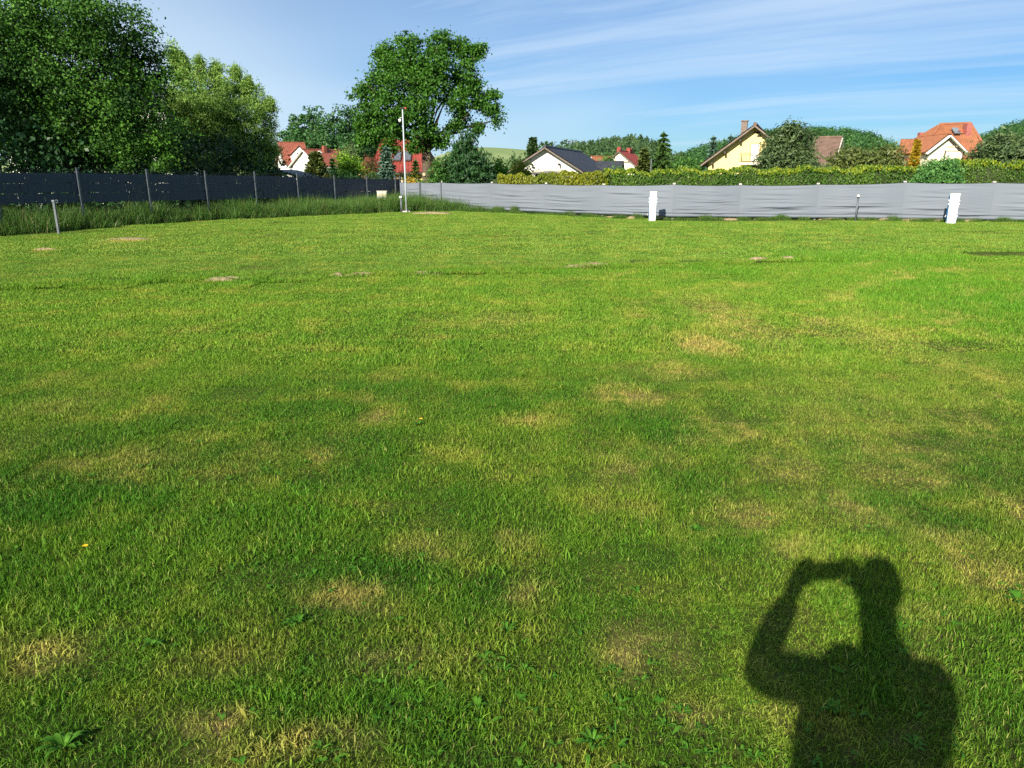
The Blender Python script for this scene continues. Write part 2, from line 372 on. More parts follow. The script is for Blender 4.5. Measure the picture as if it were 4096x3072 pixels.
def jgrid(x0, x1, y0, y1, d, seed, jit=0.2):
    r = np.random.default_rng(seed)
    X, Y = np.meshgrid(np.arange(x0, x1, d), np.arange(y0, y1, d))
    return np.stack([X.ravel() + r.uniform(-.5, .5, X.size) * d * jit, Y.ravel() + r.uniform(-.5, .5, X.size) * d * jit], 1), r
def field_noise(p, seed, sc):
    """Cheap smooth noise for growth variation."""
    r = np.random.default_rng(seed); a = np.zeros(len(p))
    for k in range(7):
        w = r.normal(0, 1, 2) * sc * (1 + 0.5 * k); a += np.sin(p @ w + r.random() * 6.28) / (1 + 0.4 * k)
    return a / 2.2
lush_c = [(ground(u * 1.852, v * 1.852), abs(ground((u + ru) * 1.852, v * 1.852).x - ground(u * 1.852, v * 1.852).x),
           abs(ground(u * 1.852, (v - rv) * 1.852).y - ground(u * 1.852, (v + rv) * 1.852).y) / 2, k) for u, v, ru, rv, k in LUSH]
dry_c = [(ground(u * 1.852, v * 1.852), abs(ground((u + ru) * 1.852, v * 1.852).x - ground(u * 1.852, v * 1.852).x),
          abs(ground(u * 1.852, (v - rv) * 1.852).y - ground(u * 1.852, (v + rv) * 1.852).y) / 2, k) for u, v, ru, rv, k in PATCH]
def weight(p, lst):
    w = np.zeros(len(p))
    for c, sx, sy, k in lst:
        q = np.hypot((p[:, 0] - c.x) / sx, (p[:, 1] - c.y) / sy); w = np.maximum(w, k * (1 - sm(0.4, 1.3, q)))
    return w
def lawn_points(p, r, hbase):
    keep = (p[:, 1] < edge_y(p[:, 0]) - 0.05) & (np.abs(p[:, 0]) < 0.76 * p[:, 1] + 3.0)
    p = p[keep]; n = len(p)
    lu, dr = weight(p, lush_c), weight(p, dry_c)
    h = hbase * (1 + 0.42 * field_noise(p, 3, 2.2) + 0.9 * lu - 0.45 * np.minimum(dr, 1))
    far = sm(0.0, 0.6, p[:, 1] - seam_y(p[:, 0])) * (1 - lu); h *= (1 - 0.35 * far)
    h = np.clip(h, 0.35, 3.0) * r.uniform(0.85, 1.2, n)
    z = gz(p[:, 0], p[:, 1])
    return np.column_stack([p, z]), r.integers(0, 4, n) * (math.pi / 2) + r.uniform(-.09, .09, n), np.stack([np.ones(n), np.ones(n), h], 1)
near_src = [blades('grass_tuft', 7600, 0.31, 0.008, 0.032, 0.0027, 2.3, GRASS, 10 + k, disc=False) for k in range(6)]
mid_src = [blades('grass_tuft', 6400, 0.50, 0.014, 0.042, 0.0058, 1.7, GRASS, 30 + k, disc=False) for k in range(5)]
far_src = [blades('grass_tuft', 5600, 0.82, 0.018, 0.050, 0.0110, 1.2, GRASS, 50 + k, disc=False) for k in range(5)]
p, r = jgrid(-9, 9, 0.2, 6.6, 0.50, 1); P3 = lawn_points(p, r, 1.0)
scatter('lawn_grass_near', *P3, near_src, GRASS, 'short mown grass in the foreground with dry yellow patches', 1)
p, r = jgrid(-16, 16, 6.6, 14.6, 0.84, 2); P3 = lawn_points(p, r, 1.05)
scatter('lawn_grass_middle', *P3, mid_src, GRASS, 'short mown grass across the middle of the lawn', 2)
p, r = jgrid(-24, 28, 14.6, 36, 1.4, 3); P3 = lawn_points(p, r, 1.05)
scatter('lawn_grass_far', *P3, far_src, GRASS, 'short pale mown grass at the far end of the lawn', 3)

# coarser, longer blades of other grasses in loose clumps
coarse_src = [blades('coarse_tuft', 70, 0.11, 0.025, 0.068, 0.0055, 1.5, GRASS, 60 + k) for k in range(6)]
r = np.random.default_rng(66); p = np.column_stack([r.uniform(-1, 1, 5200), 1.2 + 10.5 * r.random(5200) ** 1.4]); p[:, 0] *= 0.75 * p[:, 1] + .8
p = p[field_noise(p, 31, 2.6) + r.normal(0, .35, len(p)) > .28]; n = len(p)
scatter('coarse_grass', np.column_stack([p, gz(p[:, 0], p[:, 1])]), r.random(n) * 6.28, np.repeat(r.uniform(.45, .9, n)[:, None], 3, 1), coarse_src, GRASS, 'coarser grass clumps scattered through the near lawn', 7)
SOIL = plain('dry_soil', (0.27, 0.205, 0.12), 0.95, 0.35, 14.0, 0.8)
# tall unmown grass along the fences
m, nt = mat_new('tall_grass')
pos = nt('ShaderNodeNewGeometry'); t = nt('ShaderNodeAttribute', 2, attribute_name='tint'); h = nt('ShaderNodeAttribute', 2, attribute_name='up')
c = nt.mix(t, (0.034, 0.085, 0.014, 1), (0.092, 0.185, 0.030, 1))
c = nt.mix(nt.ramp(nt.noise(pos, 0.9, 3), 0.4, 0.7, 0.0, 0.5), c, (0.075, 0.175, 0.03, 1))
c = nt.mix(nt.ramp(t, 0.93, 0.97, 0.0, 0.8), c, (0.30, 0.24, 0.12, 1))
p_ = nt('ShaderNodeBsdfPrincipled', ins={'Base Color': c, 'Roughness': 0.5, 'Specular IOR Level': 0.25})
tr = nt('ShaderNodeBsdfTranslucent', ins={'Color': nt.mix(1.0, c, (1.1, 1.2, 0.5, 1), 'MULTIPLY')})
TALL = finish(m, nt, nt('ShaderNodeMixShader', ins={0: 0.25, 1: p_, 2: tr}))
STRAW = plain('seed_head', (0.34, 0.25, 0.16), 0.9, 0.2, 20)
tall_src = [blades('tall_tuft', 420, 0.42, 0.16, 0.62, 0.011, 1.25, TALL, 70 + k) for k in range(5)]
thin_src = [blades('thin_tuft', 46, 0.30, 0.25, 0.95, 0.009, 0.75, TALL, 80 + k) for k in range(4)]
lx = np.array([q[0] for q in LP]); ly = np.array([q[1] for q in LP])
p, r = jgrid(-22, -0.6, 12, 38, 0.36, 9, 0.9)
fx = np.interp(p[:, 1], ly, lx)                       # left fence x at this y
tarp = np.interp(p[:, 0], [q[0] for q in FP], [q[1] for q in FP])
ok = (p[:, 1] > edge_y(p[:, 0]) + 0.12) & (p[:, 0] > fx - 0.9) & ((p[:, 1] < tarp - 0.15) | (p[:, 0] < FP[0][0] + 0.1))
ok &= ~((p[:, 0] > -5.0) & (p[:, 0] < -2.2) & (p[:, 1] < edge_y(p[:, 0]) + 0.55))
p = p[ok]; n = len(p)
hh = (1.18 + 0.40 * field_noise(p, 5, 1.2)) * r.uniform(.8, 1.25, n) * np.where(p[:, 0] < -6, 1.0, 1.0)
hh *= sm(-0.1, 0.7, p[:, 1] - edge_y(p[:, 0])) * 0.55 + 0.45
hh *= 1 - 0.55 * sm(-3.0, -0.4, p[:, 0])
scatter('tall_grass', np.column_stack([p, gz(p[:, 0], p[:, 1]) - 0.01]), r.random(n) * 6.28, np.stack([hh * 0 + 1, hh * 0 + 1, np.clip(hh, .3, 1.7)], 1),
        tall_src, TALL, 'tall unmown grass along the dark mesh fence', 4)
k = r.random(n) < 0.5; q = p[k]
scatter('grass_stalks', np.column_stack([q, gz(q[:, 0], q[:, 1])]), r.random(len(q)) * 6.28, np.stack([np.ones(len(q)), np.ones(len(q)), r.uniform(.7, 1.15, len(q)) * (1 - 0.5 * sm(-3, -0.4, q[:, 0]))], 1),
        thin_src, TALL, 'thin flowering grass stalks above the tall grass', 5)
# loose tufts at the foot of the grey screen and along the old turf seam
pts, sc_ = [], []
for j in range(len(FP) - 1):
    a, b = np.array(FP[j]), np.array(FP[j + 1]); L = np.hypot(*(b - a))
    if j < 2: continue
    for q in r.random(int(L * 5)):
        c2 = a + (b - a) * q; off = r.uniform(0.06, 0.40)
        pts.append((c2[0] + r.uniform(-.1, .1), c2[1] - off, float(gz(c2[0], c2[1]))))
        s0 = r.uniform(0.14, 0.34) * (1.9 if r.random() < (0.20 if c2[0] < 4 else 0.05) else 1); sc_.append((0.45, 0.45, s0))
for x in np.arange(-7.5, 7.0, 0.16):
    if math.sin(x * 2.1) + math.sin(x * 0.9 + 1) + r.normal(0, .6) < -0.3: continue
    pts.append((x, seam_y(x) + r.uniform(0.10, .5), float(gz(x, seam_y(x) + .3)))); s0 = r.uniform(0.12, 0.22); sc_.append((0.0, 0.0, 0.0))
for x, y, k in [(ground(2010, 845).x, 0, 1.0), (ground(2060, 850).x, 0, 1.1), (ground(3032, 865).x, 0, .95), (ground(2330, 858).x, 0, .6), (ground(1990, 846).x, 0, .9)]:
    yy = float(np.interp(x, [q[0] for q in FP], [q[1] for q in FP])) - 0.25
    for _ in range(3): pts.append((x + r.uniform(-.12, .12), yy + r.uniform(-.1, .1), float(gz(x, yy)))); sc_.append((0.4, 0.4, 0.62 * k * r.uniform(.7, 1.1)))
pts = np.array(pts); scatter('fence_foot_grass', pts, r.random(len(pts)) * 6.28, np.array(sc_), tall_src, TALL, 'loose grass tufts at the foot of the grey screen and along the turf seam', 6)

seam_src = [blades('seam_tuft', 420, 0.22, 0.03, 0.085, 0.006, 1.0, GRASS, 95 + k) for k in range(4)]
xs = np.array([x for x in np.arange(-8.0, 7.5, 0.13) if math.sin(x * 2.1) + math.sin(x * 0.9 + 1) + r.normal(0, .5) > -0.5]); ys = seam_y(xs) + r.uniform(.05, .35, len(xs))
scatter('seam_grass', np.column_stack([xs, ys, gz(xs, ys)]), r.random(len(xs)) * 6.28, np.stack([np.ones(len(xs)), np.ones(len(xs)), r.uniform(.6, 1.25, len(xs))], 1), seam_src, GRASS, 'longer grass along the old turf seam across the lawn', 8)
def lump(name, cx, cy, rx, ry, h, mat, seed, n=22, ang=0.0):
    """A low ragged heap of bare earth."""
    r = np.random.default_rng(seed); v = []; f = []
    ph = r.random(4) * 6.28
    for i in range(5):
        for k in range(n):
            t = 2 * math.pi * k / n; e = 1 + .18 * math.sin(3 * t + ph[0]) + .12 * math.sin(5 * t + ph[1]) + .08 * math.sin(9 * t + ph[2])
            q = i / 4; x, y = rx * e * q * math.cos(t), ry * e * q * math.sin(t)
            x, y = x * math.cos(ang) - y * math.sin(ang), x * math.sin(ang) + y * math.cos(ang)
            z = h * (1 - q ** 2) + r.normal(0, .12) * h * (1 if 0 < i < 4 else 0) - (0.03 if i == 4 else 0)
            v.append((cx + x, cy + y, float(gz(cx + x, cy + y)) + z))
    for i in range(4):
        for k in range(n): f.append((i * n + k, i * n + (k + 1) % n, (i + 1) * n + (k + 1) % n, (i + 1) * n + k))
    o = mesh_np(name, v, f, mat, smooth=True); return kind(o, 'structure')
q = ground(1735, 856); lump('sand_patch', q.x - 0.1, q.y + 0.1, 0.95, 0.22, 0.075, SOIL, 1)
for k, (u, v, rx, ry, hh_) in enumerate([(905, 1118, .42, .10, .065), (1350, 1101, .12, .06, .06), (1700, 1093, .35, .08, .05), (2380, 1063, .40, .10, .065), (2300, 1067, .3, .07, .05), (3030, 1040, .22, .07, .06), (3150, 1038, .2, .07, .06), (1450, 1097, .3, .07, .055),
                                          (520, 958, .6, .22, .04), (180, 1000, .3, .12, .04)]):
    q = ground(u, v); lump('bare_soil', q.x, q.y, rx, ry, hh_, SOIL, 20 + k, 18, 0.25 if 850 < v < 1200 and u > 600 else 0)
r2 = random.Random(3)
for j in range(4, len(FP) - 2):
    a, b = FP[j], FP[j + 1]
    for q in (0.18, 0.5, 0.82):
        if r2.random() < 0.25: continue
        x = a[0] + (b[0] - a[0]) * (q + r2.uniform(-.1, .1)); y = a[1] + (b[1] - a[1]) * q - 0.12
        lump('bare_soil', x, y, r2.uniform(.2, .6), .13, r2.uniform(.05, .085), SOIL, r2.randrange(999), 16, math.atan2(b[1] - a[1], b[0] - a[0]))

# ---------------------------------------------------------------- foliage
def unit(n, r):
    d = r.normal(0, 1, (n, 3)); return d / np.linalg.norm(d, axis=1)[:, None]
def leaf_mesh(name, cen, axis, nrm, ln, wd, tint, mat, parent):
    """Kite-shaped leaves: centres, long axis, face normal (all N,3), length, width."""
    N = len(cen); sd = np.cross(nrm, axis); sd /= np.maximum(np.linalg.norm(sd, axis=1), 1e-6)[:, None]
    ln = np.broadcast_to(ln, N)[:, None]; wd = np.broadcast_to(wd, N)[:, None]
    fold = nrm * wd * 0.22
    v = np.stack([cen - axis * ln * .5, cen + sd * wd * .5 - axis * ln * .05 + fold, cen + axis * ln * .5, cen - sd * wd * .5 - axis * ln * .05 + fold], 1)
    return mesh_np(name, v.reshape(-1, 3), np.arange(N * 4).reshape(N, 4), mat, parent, attrs={'tint': ('FACE', np.clip(tint, 0, 1))})
def crown(parent, lobes, nclump, per, leaf, mat, seed, spread=0.35, shell=0.5, aspect=0.6, up=0.25, droop=0.0, name='crown', tone=0.42, ragged=0.12, vary=0.17):
    """Leaf clumps spread through the outer volume of several lobes (cx,cy,cz,rx,ry,rz)."""
    r = np.random.default_rng(seed); L = np.array(lobes, float)
    w = (L[:, 3] * L[:, 4] * L[:, 5]) ** 0.67; idx = r.choice(len(L), nclump, p=w / w.sum())
    d = unit(nclump, r); rad = shell + (1 - shell) * r.random(nclump) ** 0.6
    rad *= 1 + r.normal(0, ragged, nclump)
    cc = L[idx, :3] + d * L[idx, 3:] * rad[:, None]
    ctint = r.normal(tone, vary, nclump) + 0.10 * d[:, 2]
    csz = r.uniform(.65, 1.35, nclump) * spread
    off = r.normal(0, 1, (nclump, per, 3)) * csz[:, None, None] * np.array([1, 1, .7])
    cen = (cc[:, None] + off).reshape(-1, 3); N = len(cen)
    out = np.repeat(d, per, 0)
    nrm = out * .55 + unit(N, r) * .85 + np.array([0, 0, up]); nrm /= np.linalg.norm(nrm, axis=1)[:, None]
    ax = np.cross(nrm, unit(N, r)) + np.array([0, 0, -droop]); ax /= np.linalg.norm(ax, axis=1)[:, None]
    tint = np.repeat(ctint, per) + r.normal(0, .16, N)
    ln = leaf * r.uniform(.65, 1.3, N)
    cen[:, 2] = np.maximum(cen[:, 2], 0.08)
    leaf_mesh(name, cen, ax, nrm, ln, ln * aspect, tint, mat, parent)
    return cc
def trunk(parent, base_r, fork, tips, bark, seed, twigs=None, lean=(0, 0), ntw=0):
    """Tapered trunk to the fork height, then limbs to the given points."""
    r = random.Random(seed); mb = MB()
    f = Vector((lean[0], lean[1], fork))
    mb.tube([(0, 0, -0.3), (0, 0, .15), (lean[0] * .4, lean[1] * .4, fork * .45), f], [base_r * 1.5, base_r * 1.12, base_r * .92, base_r * .82], 10)
    for t in tips:
        t = Vector(t); mid = f.lerp(t, .45) + Vector((r.uniform(-.2, .2), r.uniform(-.2, .2), r.uniform(.05, .3))) * (t - f).length * .35
        br = base_r * r.uniform(.26, .44)
        mb.tube([f - Vector((0, 0, .1)), f.lerp(mid, .5) + Vector((0, 0, .1)), mid, t], [br, br * .8, br * .6, br * .2], 6)
        for _ in range(ntw):
            a = mid.lerp(t, r.uniform(0, .9)); e = a + Vector((r.uniform(-1, 1), r.uniform(-1, 1), r.uniform(-.1, .9))) * (t - f).length * .38
            mb.tube([a, a.lerp(e, .5) + Vector((0, 0, .06)), e], [br * .32, br * .2, br * .06], 5)
    return mb.build('trunk', bark, parent, smooth=True)
def lobes_in(rx, ry, z0, z1, n, seed, size=0.42, top=1.0):
    """n lobes spread over an egg-shaped crown between z0 and z1."""
    r = random.Random(seed); out = []; zc, rz = (z0 + z1) / 2, (z1 - z0) / 2
    for k in range(n):
        a = 2 * math.pi * (k * 0.618 + r.uniform(-.06, .06)); h = -0.75 + 1.55 * ((k + .5) / n)
        q = math.sqrt(max(0.05, 1 - abs(h) ** 2.2)) * (1 if h < 0 else top) * r.uniform(.5, .68)
        s = size * r.uniform(.8, 1.25)
        out.append((rx * q * math.cos(a), ry * q * math.sin(a), zc + rz * h * .72, rx * s, ry * s, rz * s * .85))
    out.append((0, 0, zc, rx * .55, ry * .55, rz * .6))
    return out
def spot(u0, u1, vtop, Y):
    a, b, t = at(u0, 690, Y), at(u1, 690, Y), at((u0 + u1) / 2, vtop, Y)
    return Vector(((a.x + b.x) / 2, Y, -0.1)), (b.x - a.x) / 2, t.z + 0.1
def shrub(name, u0, u1, vtop, Y, label, cat, mat, seed, n=220, per=14, leaf=.09, spread=.16, z0=.15, nl=8, size=.45, top=1.0, aspect=.55, shell=.45, up=.25, ragged=.12, dy=1.0, group=None, droop=0.0):
    loc, rx, h = spot(u0, u1, vtop, Y)
    t = thing(name, loc, label, cat, group=group)
    lb = lobes_in(rx * .98, rx * dy, z0, h * .98, nl, seed, size, top)
    cc = crown(t, lb, n, per, leaf, mat, seed, spread, shell, aspect, up, droop, ragged=ragged)
    trunk(t, max(.03, rx * .05), max(.2, h * .2), [l[:3] for l in lb[:5]], BARK2, seed)
    return t
def conifer(name, u0, u1, vtop, Y, label, mat, seed, whorls=16, per=9, z0=.35, leaf=.16, droop=.25, aspect=.35, dens=14, power=.9, cat='tree', rag=.2, group=None, upcurve=0.0):
    """Spruce or pine: whorls of drooping branches carrying sprays."""
    loc, rx, h = spot(u0, u1, vtop, Y)
    t = thing(name, loc, label, cat, group=group); r = np.random.default_rng(seed)
    C, AX, NR, LN, TI = [], [], [], [], []
    mb = MB(); mb.tube([(0, 0, -.2), (0, 0, h * .5), (0, 0, h * .97)], [rx * .07, rx * .045, rx * .01], 7)
    for i in range(whorls):
        q = (i + .3) / whorls; z = z0 + (h - z0) * q; L = rx * (1 - q) ** power * 1.02 + rx * .05
        for k in range(per):
            a = 2 * math.pi * (k + r.uniform(-.3, .3)) / per + i * .7; l = L * r.uniform(1 - rag, 1 + rag)
            d = np.array([math.cos(a), math.sin(a), 0]); bt = r.normal(.45, .2)
            m = max(4, int(dens * (.35 + l / rx)))
            s = r.uniform(.12, 1.0, m)
            drop = -droop * l * s ** 1.4 + upcurve * l * s ** 2
            sidev = np.array([-d[1], d[0], 0]); sw = r.normal(0, .16, m) * l * (1.15 - s * .7)
            c = d * (l * s)[:, None] + sidev * sw[:, None]; c[:, 2] += z + drop + r.normal(0, .04, m) * h * .2
            ax = d * .9 + sidev * r.normal(0, .45, m)[:, None]; ax[:, 2] += r.normal(-droop * .6 + upcurve, .25, m)
            ax /= np.linalg.norm(ax, axis=1)[:, None]
            nr = np.array([0, 0, 1.0]) + r.normal(0, .5, (m, 3)); nr /= np.linalg.norm(nr, axis=1)[:, None]
            C.append(c); AX.append(ax); NR.append(nr); LN.append(leaf * r.uniform(.6, 1.25, m)); TI.append(np.clip(bt + r.normal(0, .15, m) + .25 * (s - .5), 0, 1))
        if i % 2 == 0:
            e = Vector((math.cos(i * .7), math.sin(i * .7), 0)) * L * .8; mb.tube([(0, 0, z), (e.x, e.y, z - droop * L * .6)], [rx * .02, rx * .006], 4)
    m = 60; c = np.zeros((m, 3)); c[:, 2] = r.uniform(h * .75, h, m); c[:, :2] = r.normal(0, .03 * rx, (m, 2)); ax = unit(m, r) * .7 + np.array([0, 0, .9]); ax /= np.linalg.norm(ax, axis=1)[:, None]
    C.append(c); AX.append(ax); NR.append(np.cross(ax, unit(m, r))); LN.append(np.full(m, leaf * .7)); TI.append(np.full(m, .5))
    LN = np.concatenate(LN); mb.build('trunk', BARK, t, smooth=True); C = np.concatenate(C); C[:, 2] = np.maximum(C[:, 2], .05)
    leaf_mesh('crown', C, np.concatenate(AX), np.concatenate(NR), LN, LN * aspect, np.concatenate(TI), mat, t)
    return t

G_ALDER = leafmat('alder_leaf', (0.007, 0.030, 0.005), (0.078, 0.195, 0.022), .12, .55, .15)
G_WILLOW = leafmat('willow_leaf', (0.095, 0.190, 0.030), (0.260, 0.400, 0.090), .32)
G_MAPLE = leafmat('maple_leaf', (0.024, 0.085, 0.010), (0.085, 0.215, 0.022), .25)
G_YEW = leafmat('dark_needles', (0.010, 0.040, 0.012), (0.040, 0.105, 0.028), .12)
G_LIME = leafmat('lime_leaf', (0.085, 0.20, 0.012), (0.24, 0.40, 0.035))
G_BROWN = leafmat('bronze_leaf', (0.055, 0.055, 0.020), (0.14, 0.125, 0.050))
G_BLUE = leafmat('blue_needles', (0.045, 0.095, 0.070), (0.160, 0.270, 0.205), .12)
G_GOLD = leafmat('golden_leaf', (0.34, 0.24, 0.015), (0.62, 0.44, 0.06))
G_OLIVE = leafmat('olive_needles', (0.045, 0.070, 0.016), (0.150, 0.185, 0.050), .15)
G_PINE = leafmat('pine_needles', (0.026, 0.058, 0.020), (0.130, 0.190, 0.072), .15)
G_MID = leafmat('mid_leaf', (0.028, 0.095, 0.016), (0.105, 0.235, 0.040))
G_BRIGHT = leafmat('bright_leaf', (0.050, 0.160, 0.014), (0.145, 0.320, 0.032))
G_YELLOW = leafmat('yellow_green_leaf', (0.095, 0.150, 0.012), (0.270, 0.300, 0.028))
G_SPRUCE = leafmat('spruce_needles', (0.026, 0.070, 0.016), (0.095, 0.175, 0.040), .12)
G_WOOD = leafmat('wood_leaf', (0.022, 0.075, 0.022), (0.080, 0.185, 0.048), .2)
G_WOOD2 = leafmat('far_wood_leaf', (0.036, 0.080, 0.032), (0.100, 0.170, 0.066), .2)
G_PALE = leafmat('pale_leaf', (0.070, 0.115, 0.040), (0.180, 0.235, 0.095))

# big alder over the left fence
loc = Vector((at(255, 690, 27.5).x, 27.5, -0.1))
t = thing('alder_tree', loc, 'big dark green leafy tree hanging over the left end of the dark fence', 'tree')
def rel(u, v, Y): p = at(u, v, Y); return (p.x - loc.x, p.y - loc.y, p.z - loc.z)
AL = []
for u, v, Y, rr in [(250, 90, 27.5, 1.6), (420, 120, 27, 1.3), (120, 180, 27, 1.7), (330, 260, 26.3, 1.7), (520, 230, 27.5, 1.1), (480, 400, 26.6, 1.45), (560, 330, 27.5, 1.0), (200, 380, 26, 1.6),
                    (60, 330, 27, 1.3), (340, 470, 26, 1.4), (120, 520, 26, 1.25), (480, 540, 26, 1.25), (600, 520, 26.5, .95), (300, 610, 25.3, .95), (90, 640, 25.2, .9), (590, 620, 25.2, .75), (230, 20, 28.4, 1.5), (300, 350, 28.8, 2.2), (660, 560, 26.3, .55),
                    (40, 40, 28.5, 1.4), (-60, 130, 28, 1.4)]:
    AL.append(rel(u, v, Y) + (rr, rr, rr * .85))
crown(t, AL, 820, 115, .092, G_ALDER, 11, .20, .70, .72, .3, ragged=.26, tone=.34, vary=.26)  # wide clump tint range paints in lit leaf groups and dark gaps
# low sprays that hang in front of the fence
for k, (u, v, Y) in enumerate([(600, 676, 23.9), (630, 688, 23.9), (650, 693, 24.0), (560, 668, 24.3), (150, 676, 21.6), (270, 678, 21.8)]): pass
trunk(t, .26, 2.2, [l[:3] for l in AL[:12]], BARK, 3, ntw=2)
loc2 = Vector((at(-120, 690, 31).x, 31, -0.1))
t = thing('dark_leafy_tree', loc2, 'dark leafy tree cut off by the left edge of the picture', 'tree')
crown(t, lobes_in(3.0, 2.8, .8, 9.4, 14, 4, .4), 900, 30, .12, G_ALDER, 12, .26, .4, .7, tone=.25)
trunk(t, .24, 2.5, [(1.2, 0, 6), (-1, .5, 7), (.4, -1, 8), (0, 1, 5), (1.5, -.8, 4)], BARK, 4)
t = thing('offview_tree', (-21.8, 17.0, -0.1), 'tall leafy tree left of the view whose shade falls on the fence', 'tree')  # unseen tree, placed and sized so its shade reaches the fence and alder
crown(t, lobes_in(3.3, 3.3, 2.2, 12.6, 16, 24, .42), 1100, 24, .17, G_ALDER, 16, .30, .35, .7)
trunk(t, .26, 2.8, [(1.4, 0, 7), (-1.4, .6, 8), (.4, -1.2, 9), (0, 1.2, 6)], BARK, 19)
loc5 = Vector((at(330, 690, 35).x, 35, -0.1))
t = thing('dark_fill_tree', loc5, 'dark tree added to fill the black gap behind the big left tree', 'tree')
crown(t, lobes_in(4.6, 1.8, .2, 6.6, 16, 14, .42), 900, 26, .17, G_YEW, 15, .30, .3, .7, tone=.2)  # added tree; its leaves are darkened to stand for deep shade
trunk(t, .2, 1.6, [(1.8, 0, 4), (-1.8, .3, 4.5), (.4, -.6, 5), (-.5, .5, 3.6)], BARK, 9)
# willow
loc3 = Vector((at(900, 690, 36.5).x, 36.5, -0.1))
t = thing('willow_tree', loc3, 'light green feathery tree with pointed tops behind the dark fence', 'tree')
def rel3(u, v, Y): p = at(u, v, Y); return (p.x - loc3.x, p.y - loc3.y, p.z - loc3.z)
WL = []
for u, v, rx, rz, Y in [(700, 235, .14, .55, 36), (730, 255, .16, .5, 36), (798, 265, .15, .5, 36), (862, 285, .15, .5, 36.4), (944, 300, .14, .5, 36.4), (990, 345, .2, .45, 36.4), (1080, 415, .2, .4, 36.5), (712, 270, .34, .85, 36), (738, 300, .42, .8, 36), (800, 300, .40, .8, 36), (868, 325, .42, .75, 36.4), (945, 345, .36, .7, 36.4), (905, 360, .5, .6, 36), (1005, 380, .5, .55, 36.5), (1050, 440, .55, .55, 36.5), (760, 390, .95, .9, 35.6), (870, 430, 1.0, .8, 35.4),
                        (980, 470, .85, .7, 36), (700, 430, .7, .8, 36), (720, 520, 1.0, .8, 36), (840, 540, 1.2, .9, 36), (960, 560, 1.0, .8, 36), (1050, 560, .65, .7, 36.5), (1080, 620, .5, .55, 36.5), (730, 640, 1.1, .7, 36.3), (860, 650, 1.1, .6, 36), (1000, 650, 1.0, .6, 36.3), (640, 560, .7, .8, 36.8), (690, 620, .8, .8, 36.8), (850, 480, 1.4, 1.3, 37.5), (1075, 500, .3, .5, 36.5)]:
    WL.append(rel3(u, v, Y) + (rx, rx, rz))
crown(t, WL, 1700, 62, .105, G_WILLOW, 21, .15, .35, .40, .1, droop=.5, ragged=.24, tone=.5)
crown(t, WL[:7], 330, 36, .10, G_WILLOW, 22, .09, .1, .40, .1, name='crown_tips', tone=.5, ragged=.1)
trunk(t, .2, 1.5, [l[:3] for l in WL[7:23]], BARK2, 5, ntw=1)
# the big maple beyond the corner
loc4 = Vector((at(1708, 690, 46).x, 46, -0.1))
t = thing('maple_tree', loc4, 'tall round-headed tree with a bare brown trunk behind the fence corner', 'tree')
def rel4(u, v, Y): p = at(u, v, Y); return (p.x - loc4.x, p.y - loc4.y, p.z - loc4.z)
ML = []
for u, v, rr, Y in [(1540, 205, .55, 46), (1520, 215, .35, 46), (1640, 180, .72, 46), (1600, 250, .85, 45.5), (1765, 180, .78, 46), (1840, 190, .55, 46.5), (1740, 250, .9, 45.2), (1870, 220, .62, 46), (1905, 210, .4, 46), (1530, 300, .85, 46), (1480, 370, .7, 46), (1430, 375, .38, 46), (1620, 330, 1.0, 44.8),
                    (1730, 330, .95, 45), (1850, 300, .8, 46), (1900, 350, .6, 46), (1470, 450, .75, 46), (1560, 420, 1.0, 45), (1670, 430, .9, 44.6), (1830, 400, .8, 45.5), (1920, 410, .55, 46), (1960, 440, .42, 46), (1985, 480, .33, 46), (1970, 380, .3, 46), (1500, 530, .75, 46), (1470, 560, .6, 46), (1580, 510, .8, 45.5), (1700, 520, .7, 45), (1760, 560, .5, 45.5),
                    (1850, 470, .45, 46), (1910, 515, .32, 46), (1560, 590, .5, 45.8), (1660, 590, .42, 45.5), (1920, 200, .3, 46), (1540, 230, .5, 47.5), (1680, 300, 1.0, 47.5), (1820, 500, .45, 45.8), (1450, 500, .5, 46.5)]:
    ML.append(rel4(u, v, Y) + (rr, rr, rr * .8))
crown(t, ML, 1250, 44, .135, G_MAPLE, 31, .17, .55, .8, .3, ragged=.2, tone=.40)
trunk(t, .33, 3.1, [l[:3] for l in ML[2:40:2]], BARK, 6, ntw=2)
o = MB().tube([(-.14, -.33, 1.72), (-.14, -.37, 1.72)], [.11, .09], 10).build('pruning_scar', plain('scar_wood', (.42, .33, .22), .9, .2, 30), t)

# shrubs and trees behind the left fence and round the corner
loc, rx, h = spot(1722, 1985, 520, 42)
t = thing('yew_tree', loc, 'broad dark green conifer just right of the bare tree trunk', 'tree')
YL = [(rx * a, -.1, h * b, rx * c, rx * c, h * d) for a, b, c, d in [(.1, .78, .22, .17), (.18, .6, .38, .2), (-.25, .52, .4, .2), (.45, .48, .4, .2), (-.5, .33, .42, .22), (.6, .30, .40, .24), (0, .35, .6, .3), (-.6, .14, .36, .16), (.7, .13, .32, .15), (.1, .12, .6, .16), (.22, .9, .10, .1), (-.05, .7, .25, .15)]]
crown(t, YL, 900, 18, .26, G_YEW, 41, .16, .5, .3, .3, droop=.7, ragged=.15)
trunk(t, .14, .9, [l[:3] for l in YL[:6]], BARK, 41)
shrub('round_shrub', 1715, 1800, 610, 41.4, 'mid green leafy bush between the trunk and the broad dark conifer', 'shrub', G_MID, 42, 150, 14, .13, .18)
shrub('lime_shrub', 1338, 1452, 597, 44, 'bright lime green leafy shrub above the dark fence', 'shrub', G_LIME, 43, 300, 14, .15, .17, nl=10)
